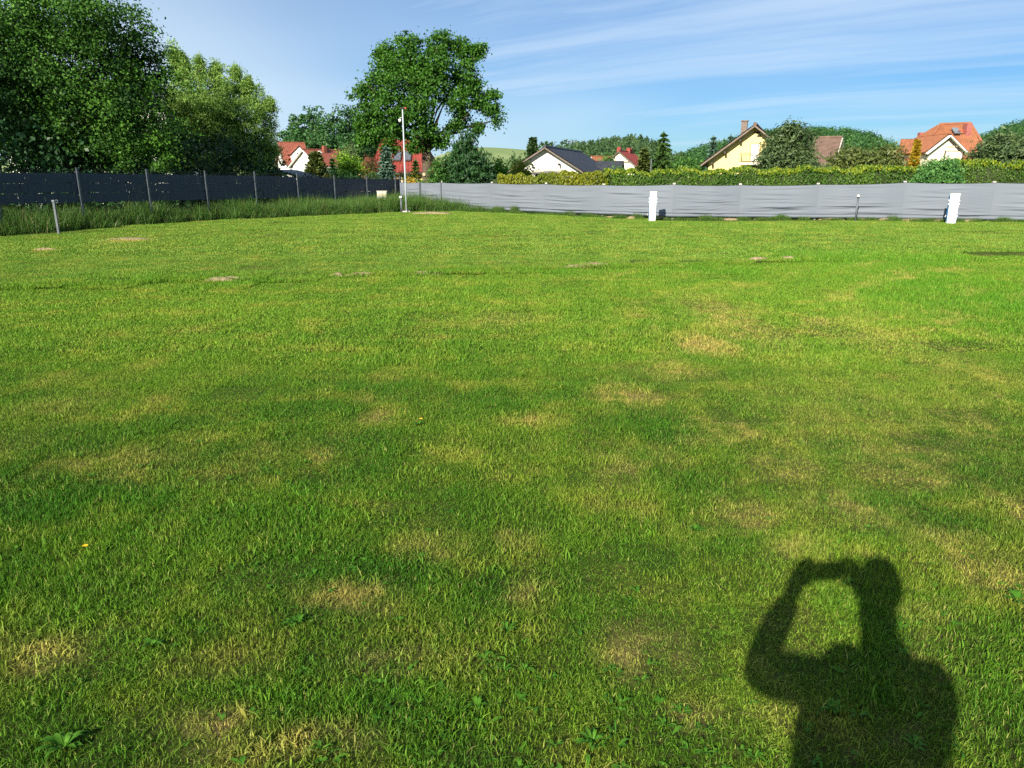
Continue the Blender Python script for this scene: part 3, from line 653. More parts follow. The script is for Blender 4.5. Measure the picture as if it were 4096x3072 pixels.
shrub('bronze_shrub', 1440, 1530, 585, 47, 'brownish upright shrub in front of the tiled red roof', 'shrub', G_BROWN, 44, 260, 14, .13, .17, aspect=.3)
conifer('blue_green_conifer', 1505, 1590, 585, 45, 'blue green conifer between the brownish shrub and the white pole', G_BLUE, 45, 18, 12, .2, .28, .25, .42, 26, .4)
conifer('cypress_shrub', 1212, 1318, 612, 47, 'bushy dark cypress with one pointed tip in front of the white gabled house', G_OLIVE, 46, 18, 12, .2, .28, -.25, .42, 28, .45, cat='shrub', upcurve=.35)
conifer('small_dark_conifer', 1312, 1352, 632, 46.5, 'small dark conifer left of the lime green shrub', G_YEW, 47, 14, 10, .2, .24, .1, .42, 22, .5)
shrub('gold_shrub', 1226, 1268, 688, 43.5, 'small golden bush over the fence below the bushy cypress', 'shrub', G_GOLD, 48, 90, 12, .09, .1, nl=5, aspect=.35)
shrub('gold_shrub', 1303, 1342, 686, 43.2, 'small golden bush over the fence beside the lime green shrub', 'shrub', G_GOLD, 49, 90, 12, .09, .1, nl=5, aspect=.35)
shrub('low_green_shrub', 1262, 1308, 692, 43.8, 'low green bush between the two small golden bushes', 'shrub', G_SPRUCE, 50, 90, 12, .1, .12, nl=5)
shrub('gold_shrub', 1615, 1672, 688, 42.5, 'golden yellow bush between the white pole and the tree trunk', 'shrub', G_GOLD, 51, 120, 13, .1, .13, nl=6, aspect=.4)
conifer('young_spruce', 1634, 1692, 640, 44, 'small green spruce in front of the red roof left of the trunk', G_SPRUCE, 52, 14, 10, .2, .26, .15, .42, 20, .6)
shrub('thuja_shrub', 1455, 1520, 668, 42.8, 'dark green thuja bush behind the right end of the dark fence', 'shrub', G_SPRUCE, 53, 140, 12, .11, .14, nl=6, aspect=.4)
shrub('small_leafy_shrub', 1672, 1708, 702, 41.5, 'small bright green bush touching the left of the tree trunk', 'shrub', G_BRIGHT, 54, 70, 12, .1, .1, nl=5)
shrub('dry_shrub', 1585, 1640, 655, 46.5, 'thin olive brown bush right behind the white pole', 'shrub', G_OLIVE, 55, 90, 10, .11, .17, nl=6, aspect=.3)
shrub('garden_shrub', 1190, 1240, 668, 60, 'dark green bush below the left corner of the white gabled house', 'shrub', G_SPRUCE, 56, 120, 12, .16, .2, nl=6)
shrub('pale_tree', 1352, 1440, 552, 80, 'pale grey green feathery tree behind the lime green shrub', 'tree', G_PALE, 57, 260, 13, .26, .3, nl=9, size=.38, aspect=.25)
shrub('bright_tree', 1955, 2032, 612, 52, 'bright green round tree right of the broad dark conifer', 'tree', G_BRIGHT, 58, 220, 14, .17, .2)
shrub('yellowish_tree', 2030, 2135, 620, 56, 'yellow green tree left of the dark roofed white house', 'tree', G_YELLOW, 59, 260, 14, .17, .22)
conifer('poplar_tree', 2108, 2152, 553, 150, 'slim dark poplar on the skyline left of the dark roof', G_WOOD2, 60, 18, 10, 1, 1.1, -.1, .6, 18, .35, upcurve=.3)
conifer('tall_spruce', 2592, 2702, 528, 58, 'tall green spruce between the small red-roofed house and the yellow house', G_SPRUCE, 61, 15, 10, .2, .40, .30, .34, 34, .70, rag=.38)
conifer('pale_spruce', 2535, 2612, 592, 57, 'paler green spruce close left of the tall spruce', G_OLIVE, 62, 18, 10, .2, .38, .1, .40, 22, .5)
shrub('leafy_bush', 2440, 2500, 655, 60, 'dark green bush in front of the small red-roofed house', 'shrub', G_MID, 63, 130, 12, .16, .2)
shrub('leafy_tree', 2400, 2455, 602, 75, 'green leafy tree right of the dark roof', 'tree', G_MID, 64, 180, 13, .24, .28)
conifer('blue_spruce', 2806, 2884, 543, 58, 'silvery blue spruce standing left of the yellow house', G_BLUE, 65, 15, 9, .2, .40, .10, .32, 34, .70, rag=.34)
conifer('blue_spruce', 2885, 2940, 540, 62, 'second silvery blue spruce half hidden by the yellow house roof', G_BLUE, 66, 14, 9, .2, .40, .10, .32, 30, .70, rag=.34)
shrub('bright_bushes', 2690, 2810, 620, 66, 'mid green trees between the tall spruce and the blue spruce', 'tree', G_MID, 67, 300, 13, .24, .3)
shrub('pine_tree', 3030, 3262, 462, 42, 'big dark pine in front of the right side of the yellow house', 'tree', G_PINE, 68, 1000, 24, .24, .17, nl=20, size=.36, aspect=.30, up=.5, shell=.4, ragged=.14)
shrub('juniper_shrub', 3180, 3330, 622, 40, 'low grey green conifer bush at the foot of the big pine', 'shrub', G_PINE, 69, 240, 14, .2, .18, aspect=.25)
shrub('broad_shrub', 3290, 3640, 560, 41, 'wide olive green bushy conifer below the brown roof', 'shrub', G_OLIVE, 70, 1200, 20, .22, .18, nl=18, size=.36, aspect=.3, dy=.5, ragged=.2)
conifer('golden_conifer', 3632, 3672, 560, 37, 'narrow golden yellow conifer beside the orange-roofed house', G_GOLD, 71, 20, 10, .2, .26, -.2, .5, 22, .4, upcurve=.3)
shrub('leafy_green_shrub', 3640, 3858, 600, 29.6, 'large green leafy shrub growing in front of the hedge', 'shrub', leafmat('bush_leaf', (0.040, 0.130, 0.030), (0.150, 0.330, 0.085)), 72, 620, 24, .10, .13, nl=14, size=.36, top=.75, droop=.3)
shrub('dark_conifer', 3868, 4200, 505, 38, 'dense dark green conifer at the right edge above the hedge', 'tree', G_PINE, 73, 1100, 22, .22, .18, nl=18, size=.38, aspect=.30, up=.4)

# hedges
def hedge(name, pts, h0, h1, depth, label, mat, tipmat, n, seed, leaf=.10, tipn=0.3, loc=None):
    """A clipped row of thuja along pts: green body and paler new tips on top."""
    r = np.random.default_rng(seed); P = np.array(pts); seg = np.hypot(*(P[1:] - P[:-1]).T); cum = np.concatenate([[0], np.cumsum(seg)])
    L0 = Vector((P[0][0], P[0][1], -0.1)); t = thing(name, L0, label, 'hedge')
    def body(N, top):
        s = r.random(N) * cum[-1]; x = np.interp(s, cum, P[:, 0]); y = np.interp(s, cum, P[:, 1])
        hh = np.interp(s, cum, np.linspace(h0, h1, len(P))) + .06 * np.sin(s * 2.3) + .05 * np.sin(s * 5.1 + 1) + .04 * np.sin(s * 11)
        front = r.random(N) < (.62 if not top else .35)
        z = np.where(front, r.uniform(.02, 1, N) * hh, hh * r.uniform(.93, 1.04, N)) if not top else hh * (1 + np.abs(r.normal(0, .022, N)) - .07 * front * r.random(N))
        o = np.where(front, -depth / 2 * (1 + .10 * np.sin(s * 3.7) + r.normal(0, .10, N)), r.uniform(-.5, .5, N) * depth)
        c = np.stack([x - L0.x, y + o - L0.y, z + .1], 1)
        nr = np.where(front[:, None], np.array([0, -1, .35]), np.array([0, -.3, 1])) + unit(N, r) * .8; nr /= np.linalg.norm(nr, axis=1)[:, None]
        ax = np.array([0, -.15, 1.0]) + unit(N, r) * .7; ax /= np.linalg.norm(ax, axis=1)[:, None]
        ti = r.normal(.45, .2, N) + .2 * np.sin(s * 1.9)
        return c, ax, nr, leaf * r.uniform(.6, 1.3, N), ti
    c, ax, nr, ln, ti = body(n, False); leaf_mesh('foliage', c, ax, nr, ln, ln * .5, ti, mat, t)
    c, ax, nr, ln, ti = body(int(n * tipn), True); leaf_mesh('new_growth', c, ax, nr, ln, ln * .45, ti, tipmat, t)
    mb = MB()
    for s in np.arange(.4, cum[-1], 1.1):
        x, y = np.interp(s, cum, P[:, 0]) - L0.x, np.interp(s, cum, P[:, 1]) - L0.y; mb.tube([(x, y, -.1), (x, y, h0 * .75)], [.05, .02], 6)
    kind(mb.build('stems', BARK, t), 'stuff')
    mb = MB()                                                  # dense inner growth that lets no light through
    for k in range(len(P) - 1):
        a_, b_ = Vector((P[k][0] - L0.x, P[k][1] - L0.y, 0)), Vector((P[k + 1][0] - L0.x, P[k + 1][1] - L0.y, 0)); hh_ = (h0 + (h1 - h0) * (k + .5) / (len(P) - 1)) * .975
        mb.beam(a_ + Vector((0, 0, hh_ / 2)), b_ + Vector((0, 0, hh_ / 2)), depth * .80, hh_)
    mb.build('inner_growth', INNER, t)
    return t
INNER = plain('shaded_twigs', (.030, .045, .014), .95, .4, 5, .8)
def hp(u, Y): return (at(u, 690, Y).x, Y)
G_HEDGE = leafmat('thuja_leaf', (0.024, 0.075, 0.008), (0.090, 0.170, 0.016), .12)
G_TIP = leafmat('thuja_tip', (0.120, 0.190, 0.010), (0.300, 0.340, 0.024), .2)
G_GOLDH = leafmat('golden_hedge_leaf', (0.065, 0.110, 0.008), (0.240, 0.240, 0.018), .2)
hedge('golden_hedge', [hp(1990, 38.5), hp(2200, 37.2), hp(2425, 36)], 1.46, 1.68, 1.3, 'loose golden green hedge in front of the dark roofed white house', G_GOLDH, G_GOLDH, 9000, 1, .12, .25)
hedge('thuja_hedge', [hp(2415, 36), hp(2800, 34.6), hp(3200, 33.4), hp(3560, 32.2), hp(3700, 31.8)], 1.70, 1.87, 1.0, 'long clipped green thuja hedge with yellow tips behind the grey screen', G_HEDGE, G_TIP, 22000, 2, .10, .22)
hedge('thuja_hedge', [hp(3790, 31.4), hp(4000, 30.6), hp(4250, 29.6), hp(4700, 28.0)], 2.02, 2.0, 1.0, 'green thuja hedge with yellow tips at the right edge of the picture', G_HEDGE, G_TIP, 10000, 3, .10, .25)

# far woods on the hills
def wood(name, spots, mat, label, seed, leaf=1.0, per=60, hgt=(8, 12), wid=.36, conif=0.4):
    """Many distant crowns that read as one mass. spots: (x, y, z ground)."""
    r = np.random.default_rng(seed); C, TI, OUT = [], [], []
    for x, y, z in spots:
        H = r.uniform(*hgt); con = r.random() < conif; w = H * wid * r.uniform(.75, 1.2) * (.6 if con else 1); tt = r.normal(.42, .26)
        d = unit(per, r); rr = .55 + .45 * r.random(per)
        if con:
            q = r.random(per); c = np.stack([x + d[:, 0] * w * (1 - q) * 1.1, y + d[:, 1] * w * (1 - q) * 1.1, z + H * (.15 + .85 * q)], 1)
        else:
            c = np.stack([x + d[:, 0] * w * rr, y + d[:, 1] * w * rr, z + H * .6 + d[:, 2] * H * .4 * rr], 1)
            c += r.normal(0, .45, c.shape)
        C.append(c); TI.append(tt + r.normal(0, .14, per)); OUT.append(d)
    C = np.concatenate(C); N = len(C); OUT = np.concatenate(OUT)
    nr = OUT * .6 + unit(N, r) * .8 + np.array([0, 0, .3]); nr /= np.linalg.norm(nr, axis=1)[:, None]
    ax = np.cross(nr, unit(N, r)); ax /= np.maximum(np.linalg.norm(ax, axis=1), 1e-6)[:, None]
    ln = leaf * r.uniform(.6, 1.35, N)
    return kind(leaf_mesh(name, C, ax, nr, ln, ln * .75, np.concatenate(TI), mat, None), 'stuff', label)
r = np.random.default_rng(91)
def band(u0, u1, d0, d1, n):
    a = (r.uniform(u0, u1, n) - 2048) / 3030; d = np.sort(r.uniform(d0, d1, n)); x = a * d
    z = hill_z(x, d + 0 * x); return [(x[i], d[i], float(z[i]) - .5) for i in range(n)]
wood('wooded_hill', band(2280, 2720, 215, 345, 600), G_WOOD2, 'wooded hill on the skyline behind the small red-roofed house', 1, .62, 130, (3.6, 6.6), .30, .7)
wood('wooded_hill', band(2695, 3680, 200, 350, 1700), G_WOOD, 'wooded hill on the skyline behind the yellow house', 2, .58, 95, (2.8, 5.8), .52, .2)
wood('wooded_hill', band(3660, 4500, 200, 350, 1200), G_WOOD, 'wooded hill on the skyline at the right edge', 3, .58, 95, (2.8, 5.8), .52, .2)
wood('distant_trees', [((u - 2048) / 3030 * 190, 190 + r.uniform(-8, 8), 0) for u in r.uniform(2165, 2300, 16)], G_WOOD2, 'row of distant trees on the skyline above the dark roof', 4, .9, 130, (8, 10.3), .3, .4)
wood('field_edge_trees', [((u - 2048) / 3030 * 260, 260 + r.uniform(-8, 8), 0) for u in r.uniform(2035, 2200, 22)], G_WOOD2, 'line of trees at the foot of the pale green field', 5, 1.0, 70, (6, 9), .36, .3)
wood('valley_trees', [((u - 2048) / 3030 * 130, 130 + r.uniform(-10, 10), -1) for u in r.uniform(2380, 2900, 42)], G_MID, 'green trees in the valley behind the hedge', 6, .7, 110, (3.6, 5.6), .5, .3)
S = []
for u, top, Y in [(1150, 560, 175), (1185, 505, 172), (1230, 450, 178), (1275, 425, 180), (1330, 450, 176), (1385, 430, 178), (1430, 450, 180), (1480, 470, 180), (1210, 540, 160), (1290, 520, 165), (1360, 530, 162), (1420, 540, 160), (1480, 560, 165), (1550, 520, 175), (1100, 590, 175), (1050, 600, 176)]:
    S.append((at(u, 690, Y).x, Y, at(u, top, Y).z))
r = np.random.default_rng(17); C, TI, OUT = [], [], []
for x, y, zt in S:
    for _ in range(60):
        d = unit(1, r)[0]; q_ = r.uniform(.6, 1.05); cz = zt * .62 + d[2] * zt * .38 * q_; cx, cy = x + d[0] * 3.8 * q_, y + d[1] * 3.6 - .5; tt = r.normal(.42, .15)
        m = 52; dd = unit(m, r) * r.uniform(.6, 1.1, (m, 1)); rr = r.uniform(.5, 1.5)
        C.append(np.stack([cx + dd[:, 0] * rr * 1.2, cy + dd[:, 1] * rr, cz + dd[:, 2] * rr * .75], 1)); TI.append(tt + r.normal(0, .15, m)); OUT.append(dd)
C = np.concatenate(C); C[:, 2] = np.maximum(C[:, 2], .3); OUT = np.concatenate(OUT); N = len(C)
nr = OUT * .7 + unit(N, r) * .6 + np.array([0, 0, .3]); nr /= np.linalg.norm(nr, axis=1)[:, None]; ax = np.cross(nr, unit(N, r)); ax /= np.linalg.norm(ax, axis=1)[:, None]
ln = .50 * r.uniform(.6, 1.4, N)
kind(leaf_mesh('wooded_slope', C, ax, nr, ln, ln * .75, np.concatenate(TI), G_WOOD, None), 'stuff', 'dense leafy wood rising behind the red-roofed houses on the left')

r = np.random.default_rng(23); C = []
for j in range(620):
    k = r.uniform(-2.5, 8.2); dd = r.uniform(1.2, 4.5); x = -12.35 + .965 * k - .909 * dd; y = 21.8 + 2.11 * k + .416 * dd + r.uniform(-.4, .4)
    m_ = 30; zc = r.uniform(.1, 1.3) if dd < 2.6 or k > 5 else r.uniform(.2, 3.0); C.append(np.stack([x + r.normal(0, .28, m_), y + r.normal(0, .28, m_), np.abs(zc + r.normal(0, .25, m_))], 1))
C = np.concatenate(C); N = len(C); nr = unit(N, r); ax = np.cross(nr, unit(N, r)); ax /= np.linalg.norm(ax, axis=1)[:, None]; ln = .15 * r.uniform(.6, 1.4, N)
C2 = []
for j in range(520):
    k = r.uniform(-3.0, 4.5); dd = r.uniform(.7, 2.4); x = -12.35 + .965 * k - .909 * dd; y = 21.8 + 2.11 * k + .416 * dd
    C2.append(np.stack([x + r.normal(0, .22, 24), y + r.normal(0, .22, 24), np.abs(r.uniform(.05, .8) + r.normal(0, .2, 24))], 1))
C = np.concatenate([C] + C2); N = len(C); nr = unit(N, r); ax = np.cross(nr, unit(N, r)); ax /= np.linalg.norm(ax, axis=1)[:, None]; ln = .15 * r.uniform(.6, 1.4, N)
kind(leaf_mesh('undergrowth', C, ax, nr, ln, ln * .7, r.normal(.25, .2, N), G_YEW, None), 'stuff', 'dark leafy undergrowth seen through the mesh fence')
# ---------------------------------------------------------------- dark mesh fence on the left
STEEL = plain('dark_fence_steel', (0.020, 0.024, 0.028), 0.45, 0.2, 8, metal=0.2)
POSTM = plain('fence_post_steel', (0.075, 0.092, 0.112), 0.42, 0.2, 8, metal=0.3)
m, nt = mat_new('privacy_strip')
tc = nt('ShaderNodeTexCoord', 3); oi = nt('ShaderNodeObjectInfo', 5)
mp = nt('ShaderNodeMapping', ins={'Vector': tc, 'Scale': (9, 9, .6)})
c = nt.mix(nt.noise(mp, 2.0, 3, .6), (0.012, 0.021, 0.042, 1), (0.026, 0.042, 0.074, 1))
STRIP = finish(m, nt, nt('ShaderNodeBsdfPrincipled', ins={'Base Color': c, 'Roughness': 0.42, 'Specular IOR Level': 0.4}))
LTOP = np.interp(range(len(LP)), [0, 2, 3, 4, 5, 6, 7, 8, 9, 10], [at(0, 664, 17.6).z, at(306, 672, LP[2][1]).z, at(580, 678, LP[3][1]).z, at(809, 684, LP[4][1]).z, at(1008, 687, LP[5][1]).z, at(1181, 693, LP[6][1]).z, at(1329, 701, LP[7][1]).z, at(1457, 703, LP[8][1]).z, at(1568, 705, LP[9][1]).z, at(1596, 705, 37).z])
f0 = Vector((LP[0][0], LP[0][1], 0))
fence = thing('mesh_fence', f0, 'dark blue mesh fence with woven privacy strips and tall grass at its foot', 'fence')
rf = random.Random(8)
for j, (x, y) in enumerate(LP):
    g = float(gz(x, y)); mb = MB(f0); zt = float(LTOP[j])
    d = Vector((0.416, 0.909, 0)); nrm = Vector((0.909, -0.416, 0)); c = Vector((x, y, 0)) + nrm * 0.045
    mb.beam(c + Vector((0, 0, g - .3)), c + Vector((0, 0, zt - .01)), .045, .062, up=d)
    post = mb.build('post', POSTM, fence, bevel=.004)
    mb = MB(f0).beam(c + Vector((0, 0, zt - .008)), c + Vector((0, 0, zt + .012)), .052, .07, up=d); mb.build('post_cap', POSTM, post)
    for zz_ in (zt - .14, zt - .62, zt - 1.12): MB(f0).beam(c + nrm * .03 + Vector((0, 0, zz_)), c + nrm * .03 + Vector((0, 0, zz_ + .05)), .07, .02, up=d).build('clamp', STEEL, post)
for j in range(len(LP) - 1):
    a, b = Vector((*LP[j], 0)), Vector((*LP[j + 1], 0)); d = (b - a); L = d.length; d.normalize(); nrm = Vector((d.y, -d.x, 0))
    za, zb = float(LTOP[j]) - .10, float(LTOP[j + 1]) - .10
    if j == len(LP) - 2: a = a + d * .05
    def P(s, z, o=0.0):
        q = a + d * s; return q + nrm * o + Vector((0, 0, z + (za + (zb - za) * s / L)))
    mb = MB(f0)
    nw = max(3, int(L / .05))
    for k in range(nw + 1):
        s = .02 + (L - .04) * k / nw
        for z0_, z1_ in ((-1.62, -1.03), (-1.03, -.62), (-.62, -.20), (-.20, .07 + rf.uniform(-.01, .01))):
            mb.beam(P(s, z0_), P(s, z1_), .0045, .0045, up=d)
    for zz_ in (-1.05, -.86, -.82, -.60, -.56, -.30, -.26, -.02, -1.25, -1.45):
        mb.beam(P(.01, zz_, .006), P(L - .01, zz_, .006), .005, .005, up=nrm)
    mb.build('wire_panel', STEEL, fence)
    for zz_ in (-.04, -.31, -.58):
        mb = MB(f0)                                             # one row of overlapping woven strips
        s = .05
        while s < L - .05:
            w = min(rf.choice((.16, .2, .25)), L - .03 - s); e = rf.uniform(-.006, .006); lo = -.266 + (rf.uniform(.012, .026) if rf.random() < .22 else 0)
            mb.slab([P(s, zz_ + lo, .012 + e), P(s + w * .98, zz_ + lo, .012 - e), P(s + w * .98, zz_, .012 - e), P(s, zz_, .012 + e)], .003, nrm)
            s += w
        mb.build('privacy_strip', STRIP, fence)

# ---------------------------------------------------------------- grey shade-net screen
m, nt = mat_new('grey_screen_net')
tc = nt('ShaderNodeNewGeometry')
n1 = nt.noise(tc, 0.8, 4, .6); mp = nt('ShaderNodeMapping', ins={'Vector': tc, 'Scale': (14, 14, 90)})
c = nt.mix(n1, (0.150, 0.172, 0.212, 1), (0.190, 0.214, 0.258, 1))
c = nt.mix(nt.math('MULTIPLY', nt.noise(mp, 3.0, 2, .5), .18), c, (0.12, .13, .15, 1))
p_ = nt('ShaderNodeBsdfPrincipled', ins={'Base Color': c, 'Roughness': 0.62, 'Specular IOR Level': 0.25})
tr = nt('ShaderNodeBsdfTranslucent', ins={'Color': c})
NET = finish(m, nt, nt('ShaderNodeMixShader', ins={0: 0.12, 1: p_, 2: tr}))
CONC = plain('pale_concrete', (0.52, 0.48, 0.43), 0.9, 0.2, 12, 0.4)
VT = np.interp([u for u, _ in FU], [1600, 1680, 1760, 1959, 2176, 2407, 2695, 2965, 3277, 3624, 3982, 4420, 4900], [730, 730, 731, 733, 737, 741, 739, 741, 739, 731, 732, 732, 730])
VB = np.interp([u for u, _ in FU], [1600, 1960, 2200, 2400, 2503, 2748, 3032, 3658, 4092, 4900], [822, 838, 848, 855, 858, 868, 868, 873, 879, 892])
s0 = Vector((FP[0][0], FP[0][1], 0))
scr = thing('screen_fence', s0, 'long grey shade net screen stretched between posts behind the lawn', 'fence')
TOPZ = [at(u, float(vt), Y).z for (u, Y), vt in zip(FU, VT)]; BOTZ = [at(u, float(vb), Y).z for (u, Y), vb in zip(FU, VB)]
rw = np.random.default_rng(44)
for j in range(len(FP) - 1):
    a, b = np.array(FP[j]), np.array(FP[j + 1]); L = np.hypot(*(b - a)); d = (b - a) / L; nr = np.array([d[1], -d[0]])
    nx, nz = max(24, int(L / .05)), 64
    def jn(i):
        p0, p1 = np.array(FP[max(i - 1, 0)]), np.array(FP[min(i + 1, len(FP) - 1)]); t_ = (p1 - p0) / np.hypot(*(p1 - p0)); return np.array([t_[1], -t_[0]])
    na, nb_ = jn(j), jn(j + 1)
    S, Z = np.meshgrid(np.linspace(0, 1, nx), np.linspace(0, 1, nz))
    sag = 4 * S * (1 - S)
    top = TOPZ[j] + (TOPZ[j + 1] - TOPZ[j]) * S - .030 * sag; bot = BOTZ[j] + (BOTZ[j + 1] - BOTZ[j]) * S
    z = bot + (top - bot) * Z
    disp = .035 * sag * np.sin(Z * np.pi)                       # belly between posts
    for k in range(16):                                       # long horizontal creases, strongest low down
        zc = rw.random() ** 1.35; sc_ = rw.uniform(.12, .88); wz = rw.uniform(.010, .030); ws = rw.uniform(.14, .42); am = rw.uniform(.006, .018) * (1.25 - zc)
        line = zc + rw.uniform(-.035, .035) * (S - .5) * 2 + rw.uniform(-.03, .03) * sag
        disp += am * np.tanh((Z - line) / wz) * np.exp(-((S - sc_) / ws) ** 2) * np.exp(-((Z - line) / (wz * 4)) ** 2) * 1.4 * np.sqrt(sag)
    disp += .004 * np.sin(Z * 70 + 6 * np.sin(S * 5 + j)) * sag * (1 - Z) + .006 * np.sin(S * 14 + j * 2) * sag
    if j in (0, 1): disp += .02 * np.sin((Z * 9 + S * 2.5) * 2) * S * (1 - Z)
    disp += .05 * np.exp(-((Z - .035) / .018) ** 2) * .55 - .045 * np.exp(-((Z - .085) / .016) ** 2)     # hem folded over the ground wire
    x = a[0] + (b[0] - a[0]) * S + (na[0] * (1 - S) + nb_[0] * S) * (disp + .03) - s0.x; y = a[1] + (b[1] - a[1]) * S + (na[1] * (1 - S) + nb_[1] * S) * (disp + .03) - s0.y
    v = np.stack([x, y, z], -1).reshape(-1, 3); i = (np.arange(nz - 1)[:, None] * nx + np.arange(nx - 1)[None, :]).ravel()
    mesh_np('net_panel', v, np.stack([i, i + 1, i + 1 + nx, i + nx], 1), NET, scr, smooth=True)
    mb = MB(s0); pr = [Vector((a[0] + (b[0] - a[0]) * q, a[1] + (b[1] - a[1]) * q, TOPZ[j] + (TOPZ[j + 1] - TOPZ[j]) * q - .030 * 4 * q * (1 - q) + .004)) for q in np.linspace(0, 1, 9)]
    mb.tube(pr, .007, 5); mb.build('top_wire', STEEL, scr)
for j, (x, y) in enumerate(FP):
    if j == 1:
        MB(s0).beam((x, y - .1, float(gz(x, y)) - .2), (x, y - .1, TOPZ[j] - .01), .07, .05, up=(0, 1, 0)).build('joint_post', plain('dark_post', (.045, .055, .06), .6), scr, bevel=.004)
        continue
    a, b = FP[max(j - 1, 0)], FP[min(j + 1, len(FP) - 1)]; nn = Vector((-(b[1] - a[1]), b[0] - a[0], 0)).normalized(); x, y = x + nn.x * .12, y + nn.y * .12
    MB(s0).beam((x, y, -.3), (x, y, TOPZ[j] + .035), .06, .06, up=(0, 1, 0)).build('post', CONC, scr, bevel=.006)
    MB(s0).beam((x, y, TOPZ[j] + .008), (x, y, TOPZ[j] + .058), .085, .085, up=(0, 1, 0)).build('post_cap', CONC, scr, bevel=.012)

# ---------------------------------------------------------------- things standing on the lawn
WHITE = plain('white_plastic', (0.72, 0.72, 0.70), 0.38, 0.03, 3, spec=0.4)
BLUEP = plain('blue_plastic', (0.035, 0.16, 0.36), 0.4, 0.1, 5)
CHROME = plain('worn_chrome', (0.62, 0.62, 0.60), 0.3, 0.1, 8, metal=0.85)
DARKP = plain('dark_rubber', (0.025, 0.028, 0.03), 0.6)
GREYM = plain('galvanised_grey', (0.11, 0.125, 0.14), 0.5, 0.15, 10, metal=0.3)
def disc(c, axis, r0, ln, n=14):
    c = Vector(c); a = Vector(axis); return MB().tube([c, c + a * ln * .7, c + a * ln], [r0, r0, r0 * .72], n)
def pedestal(u, v, vtop, w, dp, rotz, label, Yp):
    g = at(u, v, Yp); g.z = float(gz(g.x, g.y)); h = at(u, vtop, g.y).z - g.z
    t = thing('power_pedestal', g, label, 'power pedestal', rotz)
    mb = MB(); q = .93
    mb.add([(-w / 2 * q, -dp / 2, -.05), (w / 2 * q, -dp / 2, -.05), (w / 2 * q, dp / 2, -.05), (-w / 2 * q, dp / 2, -.05), (-w / 2, -dp / 2 * .9, h), (w / 2, -dp / 2 * .9, h), (w / 2, dp / 2 * .9, h + .01), (-w / 2, dp / 2 * .9, h + .01)],
           [(3, 2, 1, 0), (4, 5, 6, 7), (0, 1, 5, 4), (1, 2, 6, 5), (2, 3, 7, 6), (3, 0, 4, 7)])
    mb.build('column', WHITE, t, bevel=.014)
    MB().box((0, 0, h + .012), (w * 1.03, dp * 1.0, .02)).build('cap', WHITE, t, bevel=.008)
    for s in (-1, 1):
        MB().box((s * (w / 2 * .965 + .004), .01, h * .52), (.012, dp * .72, h * .86)).build('side_panel', BLUEP, t, bevel=.003)
        for zz_ in (h * .66, h * .78):
            k = disc((s * w * .48, -.012, zz_), (s, -.25, -.12), .030, .030).build('socket', WHITE, t, smooth=True)
            MB().box((s * (w * .48 + .026), -.03, zz_ - .006), (.012, .05, .046)).build('socket_lid', WHITE, k, bevel=.006)
        k = MB().tube([(s * w * .46, .0, h * .235), (s * (w * .46 + .055), -.01, h * .235), (s * (w * .46 + .075), -.015, h * .205)], [.011, .011, .013], 8).build('tap', CHROME, t, smooth=True)
        MB().tube([(s * (w * .46 + .045), -.01, h * .25), (s * (w * .46 + .045), -.01, h * .275)], [.026, .024], 10).build('tap_handle', CHROME, k)
    MB().box((0, -dp / 2 * .955, h * .90), (w * .5, .006, .035)).build('lamp_window', plain('frosted_panel', (.78, .80, .80), .25), t, bevel=.002)
    return t
pedestal(2608, 886, 768, .225, .17, R(-8), 'white power pedestal with side sockets standing left of its dark shadow on the screen', 25.1)
pedestal(3802, 889, 776, .275, .17, R(-14), 'white power pedestal with side sockets near the right edge of the lawn', 24.3)
# white camera mast with its bracket
g = ground(1626, 849)
t = thing('camera_mast', g, 'tall slim white pole with a small camera at the fence corner', 'pole')
ht = at(1610, 436, g.y).z - g.z
MB().tube([(0, 0, .03), (0, 0, ht * .52), (0, 0, ht * .523), (-.005, 0, ht)], [.033, .033, .027, .025], 14).build('pole', plain('white_paint', (.40, .45, .48), .35, .06, 4), t, smooth=True)
MB().box((0, 0, .02), (.34, .34, .07)).build('base_block', CONC, t, bevel=.02)
k = MB().beam((-.10, -.02, ht + .03), (.09, -.02, ht + .025), .10, .05).build('head', DARKP, t, bevel=.01)
MB().box((.12, -.02, ht + .035), (.06, .08, .06)).build('red_lamp', plain('red_plastic', (.55, .035, .03), .4), k, bevel=.012)
zc = at(1607, 480, g.y).z - g.z
k = MB().tube([(-.05, -.03, zc + .10), (-.12, -.05, zc + .07), (-.12, -.05, zc + .0)], [.012, .012, .012], 6).build('camera_arm', WHITE, t)
MB().tube([(-.12, -.05, zc + .03), (-.12, -.05, zc - .05), (-.12, -.05, zc - .085)], [.055, .055, .025], 12).build('camera_dome', WHITE, k, smooth=True)
for dx in (-.16, .17): MB().tube([(dx, -.1, -.02), (dx, -.1, .10)], [.018, .018], 8).build('anchor_bolt', DARKP, t)
